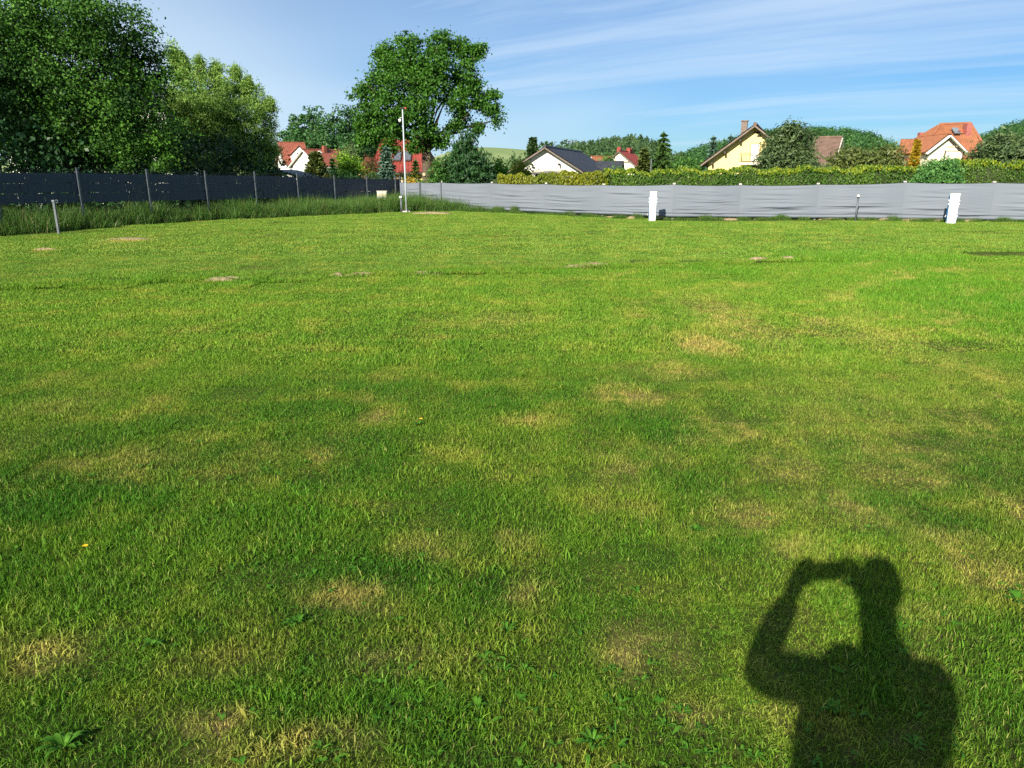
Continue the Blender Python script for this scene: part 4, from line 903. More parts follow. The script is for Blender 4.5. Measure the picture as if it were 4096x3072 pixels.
# short posts
g = ground(236, 935); h = at(219, 801, g.y).z - g.z
t = thing('short_post', g, 'short grey square post at the left edge of the lawn', 'post')
MB().box((0, 0, h / 2 - .1), (.055, .055, h + .1)).build('shaft', GREYM, t, bevel=.006)
MB().box((0, 0, h - .025), (.08, .08, .06)).build('cap', GREYM, t, bevel=.01)
ring = [(.075 + .035 * math.cos(a), 0, h - .03 + .035 * math.sin(a)) for a in np.linspace(-2.4, 2.4, 12)]
MB().tube(ring, .009, 6).build('hook', GREYM, t)
g = ground(1607, 852); h = at(1602, 790, g.y).z - g.z
t = thing('short_post', g, 'short grey round post just left of the tall white pole', 'post')
MB().tube([(0, 0, -.1), (-.01, 0, h)], [.038, .036], 10).build('shaft', GREYM, t, smooth=True)
k = MB().tube([(-.06, -.03, h + .01), (.04, -.03, h + .01)], [.045, .05], 12).build('lamp_head', WHITE, t, smooth=True)
MB().tube([(.04, -.03, h + .01), (.07, -.03, h + .01)], [.052, .05], 12).build('lamp_cover', DARKP, k, smooth=True)
g = ground(3421, 885); h = at(3429, 788, g.y).z - g.z
t = thing('short_post', g, 'slim grey post with a small white ball on top before the screen', 'post')
MB().tube([(0, 0, -.1), (0, 0, h)], [.032, .028], 10).build('shaft', GREYM, t, smooth=True)
bm = bmesh.new(); bmesh.ops.create_uvsphere(bm, u_segments=16, v_segments=10, radius=.046); me = bpy.data.meshes.new('ball'); bm.to_mesh(me); bm.free(); me.materials.append(WHITE)
me.polygons.foreach_set('use_smooth', [True] * len(me.polygons)); o = bpy.data.objects.new('ball', me); COL.objects.link(o); o.parent = t; o.location = (0, 0, h + .03)
MB().tube([(0, 0, h - .03), (0, 0, h)], [.04, .045], 10).build('collar', DARKP, t)
# cable cabinet, boxes and the cart behind the fence end
g = Vector((at(1530, 840, 34.2).x, 34.2, 0)); g.z = float(gz(g.x, g.y)); h = at(1530, 766, 34.2).z - g.z
IVORY = plain('ivory_fibreglass', (0.70, 0.64, 0.56), .6, .06, 5)
t = thing('cable_cabinet', g, 'ivory cable cabinet with yellow stickers in the tall grass by the fence end', 'cabinet', R(16))
MB().box((0, 0, h / 2 - .1), (.40, .26, h + .2)).build('body', IVORY, t, bevel=.01)
MB().box((0, 0, h + .012), (.44, .30, .03)).build('roof', IVORY, t, bevel=.008)
YEL = plain('yellow_sticker', (.80, .46, .05), .5); BLK = plain('black_marks', (.05, .05, .05), .6)
for s in (-1, 1):
    dr = MB().box((s * .098, -.135, h * .52), (.185, .012, h * .86)).build('door', IVORY, t, bevel=.003)
    MB().box((s * .098 - .01, -.1425, h * .86), (.085, .003, .05)).build('warning_sticker', YEL, dr)
mb = MB(); rm = random.Random(2)
for _ in range(14): x, z_ = rm.uniform(.03, .17), rm.uniform(h * .2, h * .55); mb.beam((x, -.1425, z_), (x + rm.uniform(-.03, .03), -.1425, z_ + rm.uniform(.01, .06)), .006, .002)
mb.build('scribbled_marks', BLK, dr)
g2 = Vector((at(1513, 840, 33.7).x, 33.7, 0)); g2.z = float(gz(g2.x, g2.y))
bm = bmesh.new(); bmesh.ops.create_icosphere(bm, subdivisions=3, radius=.24)
for vv in bm.verts: vv.co.z = max(vv.co.z, -.02) * .9; vv.co *= 1 + .14 * math.sin(vv.co.x * 17) * math.cos(vv.co.y * 13) + .08 * math.sin(vv.co.z * 30)
me = bpy.data.meshes.new('boulder'); bm.to_mesh(me); bm.free(); me.materials.append(plain('boulder_stone', (.22, .23, .22), .9, .25, 8, .8)); o = bpy.data.objects.new('boulder', me); COL.objects.link(o); o.location = g2 + Vector((0, 0, .2))
tag(o, 'grey green stone lying at the foot of the ivory cabinet', 'stone')
g3 = Vector((at(1533, 850, 33.6).x, 33.6, 0)); g3.z = float(gz(g3.x, g3.y))
t = thing('green_box', g3, 'small dark green box in the grass before the ivory cabinet', 'box')
GRB = plain('green_plastic', (.02, .13, .07), .5); MB().box((0, 0, .16), (.17, .14, .34)).build('body', GRB, t, bevel=.01); MB().box((0, 0, .34), (.19, .16, .03)).build('lid', GRB, t, bevel=.008)
g4 = Vector((at(1478, 790, 36.9).x, 36.9, 0)); zb = at(1478, 779, 36.9).z
t = thing('pale_canister', (g4.x, g4.y, zb), 'small pale canister seen under the dark fence strips left of the cabinet', 'canister')
MB().tube([(0, 0, -zb - .05), (0, 0, 0)], [.03, .03], 8).build('stand', STEEL, t)
MB().tube([(0, 0, 0), (0, 0, .16), (0, 0, .19)], [.085, .09, .07], 12).build('body', WHITE, t, smooth=True); MB().tube([(0, 0, .19), (0, 0, .22)], [.06, .05], 10).build('lid', DARKP, t)
g5 = Vector((at(1582, 800, 37.9).x, 37.9, -.1))
t = thing('covered_cart', g5, 'dark cart with a light blue cover behind the end of the mesh fence', 'cart')
MB().slab([(-.55, -.4, .72), (.10, -.4, .78), (.10, .4, .80), (-.55, .4, .76)], .10).build('cover', plain('light_blue_sheet', (.28, .46, .62), .5), t, bevel=.02)
MB().box((.35, 0, .78), (.42, .7, .10)).build('white_lid', WHITE, t, bevel=.02)
MB().box((0, 0, .48), (1.2, .7, .30)).build('bed', plain('dark_cart_paint', (.07, .08, .09), .5), t, bevel=.01)
for dx in (-.35, .35):
    MB().tube([(dx, -.44, .26), (dx, -.34, .26)], [.26, .26], 18).build('wheel', DARKP, t)
MB().tube([(-.6, -.3, .3), (-.9, -.3, .1)], .02, 6).build('drawbar', STEEL, t)
# wire fence line post far behind the hedge
g = Vector((at(2603, 690, 50).x, 50, -.1)); t = thing('thin_post', g, 'thin pale grey post sticking up behind the hedge by the pale spruce', 'post')
h = at(2603, 640, 50).z + .1; MB().tube([(0, 0, 0), (0, 0, h)], [.05, .04], 8).build('shaft', GREYM, t); MB().box((0, 0, h + .02), (.1, .1, .05)).build('cap', GREYM, t, bevel=.01)

# ---------------------------------------------------------------- houses
RED = plain('red_tiles', (0.215, 0.040, 0.030), .55, .18, 2.5)
RED2 = plain('salmon_red_tiles', (0.225, 0.070, 0.046), .6, .15, 2.5)
ORANGE = plain('orange_tiles', (0.27, 0.105, 0.052), .6, .15, 2.5)
SLATE = plain('slate_tiles', (0.032, 0.036, 0.046), .5, .2, 2.5)
BROWNT = plain('brown_tiles', (0.135, 0.085, 0.065), .7, .2, 2.5)
STUCCO = plain('white_stucco', (0.80, 0.79, 0.76), .85, .05, 1.5, .2)
YSTUCCO = plain('yellow_stucco', (0.70, 0.58, 0.26), .85, .05, 1.5, .2)
CREAM = plain('cream_stucco', (0.80, 0.73, 0.54), .85, .05, 1.5, .2)
PEACH = plain('peach_stucco', (0.66, 0.42, 0.24), .85, .08, 1.5, .2)
TIMBER = plain('weathered_timber', (0.17, 0.135, 0.115), .85, .25, 10, .4)
FASCIA = plain('pale_fascia', (0.50, 0.44, 0.40), .8, .15, 8)
DTIM = plain('dark_timber', (0.05, 0.04, 0.035), .8, .2, 8)
WFRAME = plain('window_frame', (.70, .70, .68), .5, .05)
GLASS = plain('dark_glass', (.03, .04, .05), .08, .1, 2, spec=.6)
BRICKC = plain('chimney_brick', (.17, .135, .115), .9, .25, 14, .6)
def tiled(name, q, mat, parent, rib=.30, row=.38, amp=.035, thick=.06):
    """A pitched roof plane: q = eave left, eave right, ridge right, ridge left; real tile ribs and courses."""
    e0, e1, r1, r0 = [Vector(p) for p in q]
    nx = max(2, int((e1 - e0).length / rib)) * 4; nz = max(2, int((r0 - e0).length / row)) * 3
    nrm = (e1 - e0).cross(r0 - e0); nrm = (nrm if nrm.length > 1e-6 else (e1 - e0).cross(r1 - e0)).normalized()
    if nrm.z < 0: nrm = -nrm
    E0, E1, R1, R0, N = [np.array(p) for p in (e0, e1, r1, r0, nrm)]
    S, T = np.meshgrid(np.linspace(0, 1, nx + 1), np.linspace(0, 1, nz + 1))
    base = (E0[None, None] * (1 - S)[..., None] + E1 * S[..., None]) * (1 - T)[..., None] + (R0 * (1 - S)[..., None] + R1 * S[..., None]) * T[..., None]
    step = 1 - ((T * nz / 3) % 1.0)
    W = np.maximum(e1.x - e0.x, 1e-6)
    ribv = np.cos(S * nx / 4 * 2 * np.pi)
    v = base + N * (amp * (.55 * ribv + .5 * step) + thick)[..., None]
    n = nx + 1; i = (np.arange(nz)[:, None] * n + np.arange(nx)[None, :]).ravel()
    f = np.stack([i, i + 1, i + 1 + n, i + n], 1)
    vb = np.array([E0, E1, R1, R0]) ; b = len(v.reshape(-1, 3))
    allv = np.concatenate([v.reshape(-1, 3), vb]); f = np.concatenate([f, [[b + 3, b + 2, b + 1, b], [b, b + 1, nx, 0], [b + 2, b + 3, nz * n, nz * n + nx]]])
    return mesh_np(name, allv, f, mat, parent)
def window(parent, x, y, z, w, h, wall_n=-1, name='window', frame=WFRAME, pane=GLASS):
    """A window in a wall that faces local -Y."""
    f = MB(); y0 = y - .03
    for a, b, c, d in ((x, z - h / 2, w, .07), (x, z + h / 2, w, .07), (x - w / 2, z, .07, h), (x + w / 2, z, .07, h), (x, z, .05, h)): f.box((a, y0, b), (c, .06, d))
    fo = f.build(name, frame, parent); MB().box((x, y - .012, z), (w, .02, h)).build('pane', pane, fo); MB().box((x, y - .08, z - h / 2 - .05), (w + .16, .16, .04)).build('sill', frame, fo)
    return fo
def gable_house(loc, rotz, hw, ze, zr, depth, label, wall, roofm, name='house', over=.45, front=.4, rib=.3, fascia=FASCIA, hw2=None):
    """Gable wall faces local -Y at y=0; ridge runs back along +Y."""
    t = thing(name, loc, label, 'house', rotz); sl = (zr - ze) / hw
    mb = MB(); pts = [(-hw, 0, -.5), (hw, 0, -.5), (hw, 0, ze), (0, 0, zr), (-hw, 0, ze)]
    mb.add(pts + [(x, depth, z) for x, _, z in pts], [(0, 1, 2, 3, 4), (9, 8, 7, 6, 5)] + [(i, (i + 1) % 5, (i + 1) % 5 + 5, i + 5) for i in range(5) if i not in (2, 3)] + [(2, 3, 8, 7), (3, 4, 9, 8)])
    mb.build('wall', wall, t)
    out = hw + over; zo = ze - sl * over
    roofs = []
    rl = tiled('roof', [(-out, -front, zo), (-out, depth + .3, zo), (0, depth + .3, zr), (0, -front, zr)], roofm, t, rib)
    rr = tiled('roof', [(out, -front, zo), (out, depth + .3, zo), (0, depth + .3, zr), (0, -front, zr)], roofm, t, rib)
    for s in (-1, 1):
        MB().beam((s * out, -front + .03, zo - .02), (0, -front + .03, zr - .02), .09, .22, up=(0, 1, 0)).build('bargeboard', fascia, t)
        MB().beam((s * out, -front + .1, zo + .0), (s * out, depth + .25, zo + .0), .10, .09).build('gutter', fascia, t)
    MB().tube([(0, -front - .02, zr + .09), (0, depth + .3, zr + .09)], .11, 8).build('ridge_tiles', roofm, t)
    return t, rl, rr

# yellow house
Y = 47.5; ap = at(3023, 494, Y); el = at(2846, 648, Y)
hw = ap.x - at(2858, 640, Y).x; ze = at(2858, 640, Y).z; zr = ap.z - .15
yh, rl, rr = gable_house((ap.x, Y, 0), R(-21), hw * 1.12, ze, zr, 9.0, 'yellow gabled house with brown roof and balcony behind the hedge', YSTUCCO, BROWNT, over=.42, front=.55, fascia=TIMBER)
def loc_of(t, u, v, y=0.0):
    """Local point of a thing on its own front plane."""
    inv = Matrix.Translation(t.location) @ Matrix.Rotation(t.rotation_euler.z, 4, 'Z'); inv = inv.inverted()
    o = inv @ Vector((0, 0, EYE)); d = inv.to_3x3() @ Vector(ray(u, v)); k = (y - o.y) / d.y; return o + d * k
c = loc_of(yh, 3020, 612); dz = loc_of(yh, 3020, 578).z - loc_of(yh, 3020, 648).z; dw = loc_of(yh, 3036, 612).x - loc_of(yh, 3006, 612).x
fr = MB().box((c.x, -.03, c.z), (dw + .14, .06, dz + .14)).build('balcony_door', plain('door_frame_tan', (.38, .27, .14), .7), yh)
MB().box((c.x, -.065, c.z), (dw, .03, dz)).build('roller_shutter', plain('white_shutter', (.80, .78, .78), .6, .04), fr)
for k in range(9): MB().box((c.x, -.083, c.z - dz / 2 + dz * (k + .5) / 9), (dw, .008, .012)).build('shutter_slat', plain('shutter_line', (.66, .64, .64), .6), fr)
bl, br_ = loc_of(yh, 2957, 655, -.9), loc_of(yh, 3075, 655, -.9)
sl_ = MB().box(((bl.x + br_.x) / 2, -.5, bl.z), (br_.x - bl.x, 1.0, .14)).build('balcony_slab', FASCIA, yh, bevel=.01)
zt = loc_of(yh, 2957, 613, -.9).z; rail = MB()
IRON = plain('tan_iron', (.20, .15, .07), .6)
for zz_ in (zt, zt - .10, bl.z + .14): rail.beam((bl.x, -.95, zz_), (br_.x, -.95, zz_), .03, .03); rail.beam((bl.x, -.95, zz_), (bl.x, -.05, zz_), .03, .03)
rl_ = rail.build('railing', IRON, yh)
for k in range(22):
    x = bl.x + (br_.x - bl.x) * k / 21; MB().tube([(x, -.95, bl.z + .1), (x, -1.02 if k % 3 == 0 else -.97, (bl.z + zt) / 2 - .1), (x, -.95, zt)], .010, 5).build('baluster', IRON, rl_)
MB().box(((bl.x + br_.x) / 2 + .15, -.02, bl.z - .85), (br_.x - bl.x - .1, .05, 1.5)).build('porch_shade_panel', plain('porch_shade', (.24, .17, .09), .8), yh)  # flat panel on the wall, shade under the balcony put into its colour
MB().beam((bl.x + .05, -.9, -.1), (bl.x + .05, -.9, bl.z), .14, .14, up=(0, 1, 0)).build('porch_post', YSTUCCO, yh)
for u, v, w in ((3028, 530, .32), (3036, 544, .22)):
    q = loc_of(yh, u, v); MB().box((q.x, -.02, q.z), (w, .05, .10)).build('wall_vent', DTIM, yh, bevel=.005)
q = loc_of(yh, 2979, 486, 2.2); MB().box((q.x, 2.2, q.z - .75), (.36, .44, 1.5)).build('chimney', BRICKC, rl); MB().box((q.x, 2.2, q.z + .03), (.44, .52, .07)).build('chimney_cap', BRICKC, rl)
for f_ in (.3, .62, .9): q = Vector((-(hw + .3) * f_, -.25, zr - (zr - ze) / hw * (hw + .3) * f_ - .16)); MB().box(q, (.12, .5, .14)).build('purlin_end', DTIM, yh)
# dark roofed white house
Y = 60.0; ap = at(2185, 585, Y)
dh, rl, rr = gable_house((ap.x, Y, 0), R(-16.5), 2.55, at(2100, 674, Y).z, ap.z - .12, 13.5, 'white gabled house with a dark slate roof behind the golden hedge', STUCCO, SLATE, over=.5, front=.5, rib=.32, fascia=TIMBER)
aw = [loc_of(dh, 2132, 680, -.05), loc_of(dh, 2258, 680, -.05)]; zt = loc_of(dh, 2190, 682, -.05).z
MB().slab([(aw[0].x - .1, -1.1, zt - .25), (aw[1].x + .1, -1.1, zt - .25), (aw[1].x + .05, 0, zt + .05), (aw[0].x + .25, 0, zt + .05)], .05).build('awning', plain('beige_awning', (.50, .43, .33), .7), dh)
MB().box(((aw[0].x + aw[1].x) / 2, -.02, zt - 1.0), (2.2, .06, 1.6)).build('terrace_window', GLASS, dh)
x0 = 2.55 + .5
dm = tiled('side_gable_roof', [(4.6, 8.6, 1.75), (2.2, 8.6, 1.75), (2.2, 9.8, 2.75), (4.6, 9.8, 2.75)], SLATE, dh, .3)
tiled('side_gable_roof', [(4.6, 11.0, 1.75), (2.2, 11.0, 1.75), (2.2, 9.8, 2.75), (4.6, 9.8, 2.75)], SLATE, dh, .3)
MB().add([(4.4, 8.8, -.3), (4.4, 10.8, -.3), (4.4, 10.8, 1.75), (4.4, 9.8, 2.68), (4.4, 8.8, 1.75), (2.4, 8.8, -.3), (2.4, 10.8, -.3), (2.4, 10.8, 1.75), (2.4, 9.8, 2.68), (2.4, 8.8, 1.75)], [(0, 1, 2, 3, 4), (9, 8, 7, 6, 5), (0, 4, 9, 5), (1, 6, 7, 2)]).build('side_gable_wall', plain('grey_stucco', (.46, .48, .50), .85), dh)
MB().beam((0, 9, 4.05), (0, 9, 4.45), .05, .05, up=(0, 1, 0)).build('aerial_mast', STEEL, dh); MB().beam((-.5, 9, 4.4), (.6, 9, 4.45), .16, .05).build('aerial', GREYM, dh)
for s in (-1, 1): MB().box((s * 1.1, -.25, ap.z - 1.35), (.12, .5, .16)).build('purlin_end', DTIM, dh)
# small red-roofed house in the valley
Y = 100.0; ap = at(2478, 606, Y)
sh, rl, rr = gable_house((ap.x, Y, 0), R(-26), 2.05, at(2450, 648, Y).z - .3, ap.z, 5.2, 'small cream house with a bright red roof seen past the dark roof', CREAM, RED, over=.4, front=.3, fascia=BRICKC)
for dx, y in ((-.2, .5), (.1, 3.6), (.1, 4.4)): MB().box((dx, y, ap.z + .15), (.5, .45, .8)).build('chimney', RED, rl)
MB().box((0, -.05, at(2470, 648, Y).z), (3.6, .12, .14)).build('timber_band', BRICKC, sh)
Y = 120.0; ap = at(2392, 628, Y)
th_, rl, rr = gable_house((ap.x - .8, Y, 0), R(-60), 1.7, 2.0, ap.z, 4.5, 'little orange roof between the dark roof and a leafy tree', CREAM, ORANGE, over=.3, front=.3)
# brown roofed house behind the olive bushes (ridge across the view)
Y = 66.0; q0, q1 = at(3205, 547, Y + 3), at(3368, 543, Y + 3)
t, rl, rr = gable_house((q1.x - .2, Y + 3.2, 0), R(60), 3.4, 2.4, q0.z - .1, 4.8, 'house with a plain brown roof to the right of the big pine', STUCCO, BROWNT, over=.4, front=.3)
# orange roofed house on the right
Y = 53.0
a, b = at(3762, 503, Y + 3), at(3880, 499, Y + 3); el, er = at(3640, 668, Y), at(3985, 668, Y)
oh = thing('house', (el.x, Y, 0), 'cream house with a big orange tiled hip roof at the right', 'house')
o0 = Vector((el.x, Y, 0)); A_, B_ = Vector((a.x, Y + 3, a.z)) - o0, Vector((b.x, Y + 3, b.z)) - o0; W_ = er.x - el.x; ze = el.z + .0
mr = tiled('roof', [(0, 0, ze), (W_, 0, ze), tuple(B_), tuple(A_)], ORANGE, oh, .26, .42, .05)
tiled('roof', [(W_, 6.5, ze), (0, 6.5, ze), tuple(A_ + Vector((0, .3, 0))), tuple(B_ + Vector((0, .3, 0)))], ORANGE, oh, .26, .42, .05)
tiled('hip_roof', [(0, 6.5, ze), (0, 0, ze), tuple(A_), tuple(A_ + Vector((0, .3, 0)))], ORANGE, oh, .26, .42, .05)
tiled('hip_roof', [(W_, 0, ze), (W_, 6.5, ze), tuple(B_ + Vector((0, .3, 0))), tuple(B_)], ORANGE, oh, .26, .42, .05)
for p_a, p_b in ((A_, B_), (Vector((0, 0, ze)), A_), (Vector((W_, 0, ze)), B_)): MB().tube([p_a + Vector((0, .02, .10)), p_b + Vector((0, .02, .10))], .10, 8).build('ridge_tiles', ORANGE, oh)
MB().box((W_ / 2, 3.3, ze / 2 - .3), (W_ - .9, 5.6, ze + .6)).build('wall', CREAM, oh)
# its front gable
gy = -1.2; ga, gl, gr_ = loc_of(oh, 3799, 540, gy), loc_of(oh, 3730, 602, gy), loc_of(oh, 3868, 610, gy); sl = (ga.z - gr_.z) / (gr_.x - ga.x); hw = 1.0
def gz_(dx): return ga.z - sl * abs(dx)
wl = 1.05 * (gr_.x - ga.x)
MB().add([(ga.x - wl * .80, gy + .2, -.3), (ga.x + wl * .80, gy + .2, -.3), (ga.x + wl * .80, gy + .2, gz_(wl * .8) - .12), (ga.x, gy + .2, ga.z - .12), (ga.x - wl * .80, gy + .2, gz_(wl * .8) - .12),
          (ga.x - wl * .80, 3.0, -.3), (ga.x + wl * .80, 3.0, -.3), (ga.x + wl * .80, 3.0, gz_(wl * .8) - .12), (ga.x, 3.0, ga.z - .12), (ga.x - wl * .80, 3.0, gz_(wl * .8) - .12)],
         [(0, 1, 2, 3, 4), (9, 8, 7, 6, 5), (0, 5, 6, 1), (1, 6, 7, 2), (2, 7, 8, 3), (3, 8, 9, 4), (4, 9, 5, 0)]).build('gable_wall', CREAM, oh)
for s in (-1, 1):
    tiled('gable_roof', [(ga.x + s * wl, gy, gz_(wl)), (ga.x + s * wl, 2.6, gz_(wl)), (ga.x, 2.6, ga.z), (ga.x, gy, ga.z)], ORANGE, oh, .26, .42, .05)
    MB().beam((ga.x + s * wl, gy - .02, gz_(wl) - .05), (ga.x, gy - .02, ga.z - .05), .08, .30, up=(0, 1, 0)).build('bargeboard', WHITE, oh)
    MB().beam((ga.x + s * wl * .95, gy + .12, gz_(wl * .95) - .24), (ga.x, gy + .12, ga.z - .24), .05, .10, up=(0, 1, 0)).build('soffit_board', DTIM, oh)
q = loc_of(oh, 3822, 640, gy + .2); fw = MB().box((q.x - .2, gy + .18, q.z), (1.25, .05, 1.2)).build('window', DTIM, oh); MB().box((q.x - .2, gy + .15, q.z), (1.1, .04, 1.08)).build('curtained_pane', plain('pale_curtain', (.70, .66, .52), .7, .1, 6), fw)
MB().box((q.x - .3, gy + .14, loc_of(oh, 3822, 585, gy).z), (.9, .06, .06)).build('wall_band', FASCIA, oh)
q = loc_of(oh, 3823, 519, 2.2); MB().beam(q + Vector((0, -.32, -.24)), q + Vector((0, .18, .12)), .42, .10).build('roof_window', plain('roof_glass', (.16, .19, .22), .2), oh, bevel=.01)
q = loc_of(oh, 3843, 526, 2.0); MB().box(q + Vector((0, -.1, .05)), (.46, .12, .05)).build('roof_step', plain('step_red', (.38, .06, .035), .6), oh)
q = loc_of(oh, 3872, 497, 2.3); MB().box((q.x, 2.3, q.z - .45), (.36, .5, 1.0)).build('chimney', plain('pink_brick', (.30, .10, .085), .8), mr)
# its lower wing on the left
a, b = at(3602, 561, Y + 4), at(3700, 560, Y + 4); e0, e1 = at(3590, 600, Y + 2.5), at(3690, 600, Y + 2.5)
tiled('wing_roof', [tuple(Vector((e0.x, Y + 2.5, e0.z - .6)) - o0), tuple(Vector((e1.x, Y + 2.5, e1.z - .6)) - o0), tuple(Vector((b.x, Y + 4, b.z)) - o0), tuple(Vector((a.x, Y + 4, a.z)) - o0)], ORANGE, oh, .26, .42, .05)
MB().box(((e0.x + e1.x) / 2 - o0.x, 3.6, .8), (e1.x - e0.x - .2, 1.8, 2.6)).build('wing_wall', CREAM, oh)
q = at(3688, 533, Y + 4); MB().box((q.x - o0.x, 4.1, q.z - .5), (.34, .4, 1.1)).build('chimney', plain('pink_brick', (.30, .10, .085), .8), oh)
# house with the red tiled roof behind the maple
Y = 60.0; a, b, e0, e1 = at(1530, 560, Y + 3.5), at(1690, 560, Y + 3.5), at(1478, 692, Y), at(1735, 692, Y)
o0 = Vector((e0.x, Y, 0)); rh = thing('house', o0, 'house with a bright red tiled roof and two skylights behind the tall tree', 'house')
L_ = lambda p, y: (p.x - o0.x, y, p.z)
mr = tiled('roof', [L_(e0, 0), L_(e1, 0), L_(b, 3.5), L_(a, 3.5)], RED, rh, .24, .36, .05)
tiled('roof', [(e1.x - o0.x, 7, e1.z), (0, 7, e0.z), L_(a, 3.6), L_(b, 3.6)], RED, rh, .24, .36, .05)
tiled('hip_roof', [(0, 7, e0.z), L_(e0, 0), L_(a, 3.5), L_(a, 3.6)], RED, rh, .24, .36, .05)
tiled('hip_roof', [L_(e1, 0), (e1.x - o0.x, 7, e1.z), L_(b, 3.6), L_(b, 3.5)], RED, rh, .24, .36, .05)
MB().beam(Vector(L_(e0, -.05)) + Vector((0, 0, -.02)), Vector(L_(e1, -.05)) + Vector((0, 0, -.02)), .12, .12).build('gutter', DTIM, rh)
MB().box(((e1.x - o0.x) / 2, 3.5, e0.z / 2 - .3), (e1.x - o0.x - .9, 6.2, e0.z + .4)).build('wall', PEACH, rh)
for u in (1592, 1632):
    k = .45; q = loc_of(rh, u, 632, 3.5 * k); s = Vector((0, 3.5, b.z - e1.z)).normalized()
    c = Vector((q.x, 3.5 * k - .1, e0.z + (b.z - e0.z) * k + .12)); fo = MB().beam(c - s * .62, c + s * .62, .62, .09).build('skylight', DTIM, rh, bevel=.01)
    MB().beam(c - s * .55 + Vector((0, -.03, .05)), c + s * .55 + Vector((0, -.03, .05)), .50, .03).build('pane', plain('sky_glass', (.09, .10, .12), .35), fo)
q = at(1690, 620, Y + 1.2)
window(rh, (at(1632, 700, Y).x - o0.x), .38, e0.z - .75, 1.1, 1.1)
MB().slab([(-1.5, 2.2, e0.z + .2), (.9, 2.2, e0.z + .2), (.7, 4.2, e0.z + 1.3), (-1.0, 4.2, e0.z + 1.3)], .1).build('annex_roof', RED, rh)
MB().box((-.4, 4.0, .8), (2.0, 2.4, 2.6)).build('annex_wall', PEACH, rh)
# two red-roofed houses under the wood
Y = 102.0; ap = at(1218, 600, Y)
wh, rl, rr = gable_house((ap.x, Y, 0), R(-38), 2.75, at(1196, 640, Y).z - .6, ap.z, 5.6, 'white gabled house with salmon red roof behind the bushy cypress', STUCCO, RED2, over=.55, front=.4, rib=.3, fascia=WFRAME)
window(wh, .25, 0, ap.z - 2.2, .5, .75)
MB().box((.45, 2.9, ap.z - .05), (.45, .5, 1.3)).build('chimney', RED2, rr)
sl = (ap.z - (at(1196, 640, Y).z - .6)) / 2.75
for y, x in ((2.1, .55), (4.6, 1.7)): MB().beam((x - .22, y, ap.z - sl * (x - .22) + .14), (x + .22, y, ap.z - sl * (x + .22) + .14), .4, .08, up=(0, 0, 1)).build('roof_window', WFRAME, rr)
for y in (3.9, 4.7):
    f = MB().box((2.76, y, ap.z - 4.0), (.06, .45, .95)).build('side_window', WFRAME, wh); MB().box((2.79, y, ap.z - 4.0), (.02, .33, .82)).build('pane', GLASS, f)
Y = 118.0; ap = at(1122, 572, Y)
ah, rl, rr = gable_house((ap.x, Y, 0), R(-62), 3.1, ap.z - 2.8, ap.z, 3.3, 'white house with red roof and a gabled dormer at the edge of the wood', STUCCO, RED2, over=.5, front=.4, fascia=BRICKC)
sl = 2.8 / 3.1; x0_, yd = 3.4, 2.0; zr_ = ap.z - .55
for s in (-1, 1): tiled('dormer_roof', [(x0_, yd + s * 1.35, zr_ - 1.25), (.6, yd + s * 1.35, zr_ - 1.25), (.6, yd, zr_), (x0_, yd, zr_)], RED2, ah, .3)
MB().add([(3.3, yd - 1.15, ap.z - 5.2), (3.3, yd + 1.15, ap.z - 5.2), (3.3, yd + 1.15, zr_ - 1.1), (3.3, yd, zr_ - .05), (3.3, yd - 1.15, zr_ - 1.1), (.8, yd - 1.15, ap.z - 5.2), (.8, yd + 1.15, ap.z - 5.2), (.8, yd + 1.15, zr_ - 1.1), (.8, yd, zr_ - .05), (.8, yd - 1.15, zr_ - 1.1)],
         [(0, 1, 2, 3, 4), (9, 8, 7, 6, 5), (0, 4, 9, 5), (1, 6, 7, 2)]).build('dormer_wall', STUCCO, ah)
f = MB().box((3.33, yd, zr_ - 1.75), (.08, .8, 1.6)).build('dormer_window', DTIM, ah); MB().box((3.38, yd, zr_ - 1.75), (.02, .66, 1.45)).build('pane', GLASS, f)
f = MB().box((3.13, .7, ap.z - 4.3), (.08, .8, 1.1)).build('side_window', WFRAME, ah); MB().box((3.18, .7, ap.z - 4.3), (.02, .65, .9)).build('pane', GLASS, f)
MB().box((4.1, 2.4, ap.z - 6.3), (1.4, 4.2, .14)).build('balcony_slab', CONC, ah)
for k in range(9): MB().beam((4.75, .4 + k * .5, ap.z - 6.2), (4.75, .4 + k * .5, ap.z - 5.4), .05, .05, up=(0, 1, 0)).build('baluster', GREYM, ah)
MB().beam((4.75, .4, ap.z - 5.38), (4.75, 4.4, ap.z - 5.38), .06, .06).build('balcony_rail', GREYM, ah)
# white house hidden behind the alder, dark roof above
Y = 44.0; q0, q1 = at(-60, 300, Y), at(664, 372, Y)
lh = thing('house', (q0.x, Y, 0), 'white house with a dark roof almost hidden behind the big left tree', 'house')
w_ = q1.x - q0.x; zr = at(600, 346, Y + 3).z; zw = at(600, 420, Y).z
MB().box((w_ * .5, 4, zw / 2 - .2), (w_ - .6, 7.4, zw + .4)).build('wall', STUCCO, lh)
tiled('roof', [(0, 0, zw - .1), (w_, 0, zw - .1), (w_ - 1.4, 3.6, zr), (0, 3.6, zr)], SLATE, lh, .3)
tiled('roof', [(w_, 8, zw - .1), (0, 8, zw - .1), (0, 3.7, zr), (w_ - 1.4, 3.7, zr)], SLATE, lh, .3)
tiled('hip_roof', [(w_, 0, zw - .1), (w_, 8, zw - .1), (w_ - 1.4, 3.7, zr), (w_ - 1.4, 3.6, zr)], SLATE, lh, .3)
for u in (120, 250, 400): window(lh, at(u, 560, Y).x - q0.x, .28, at(u, 560, Y).z, 1.2, 1.3)
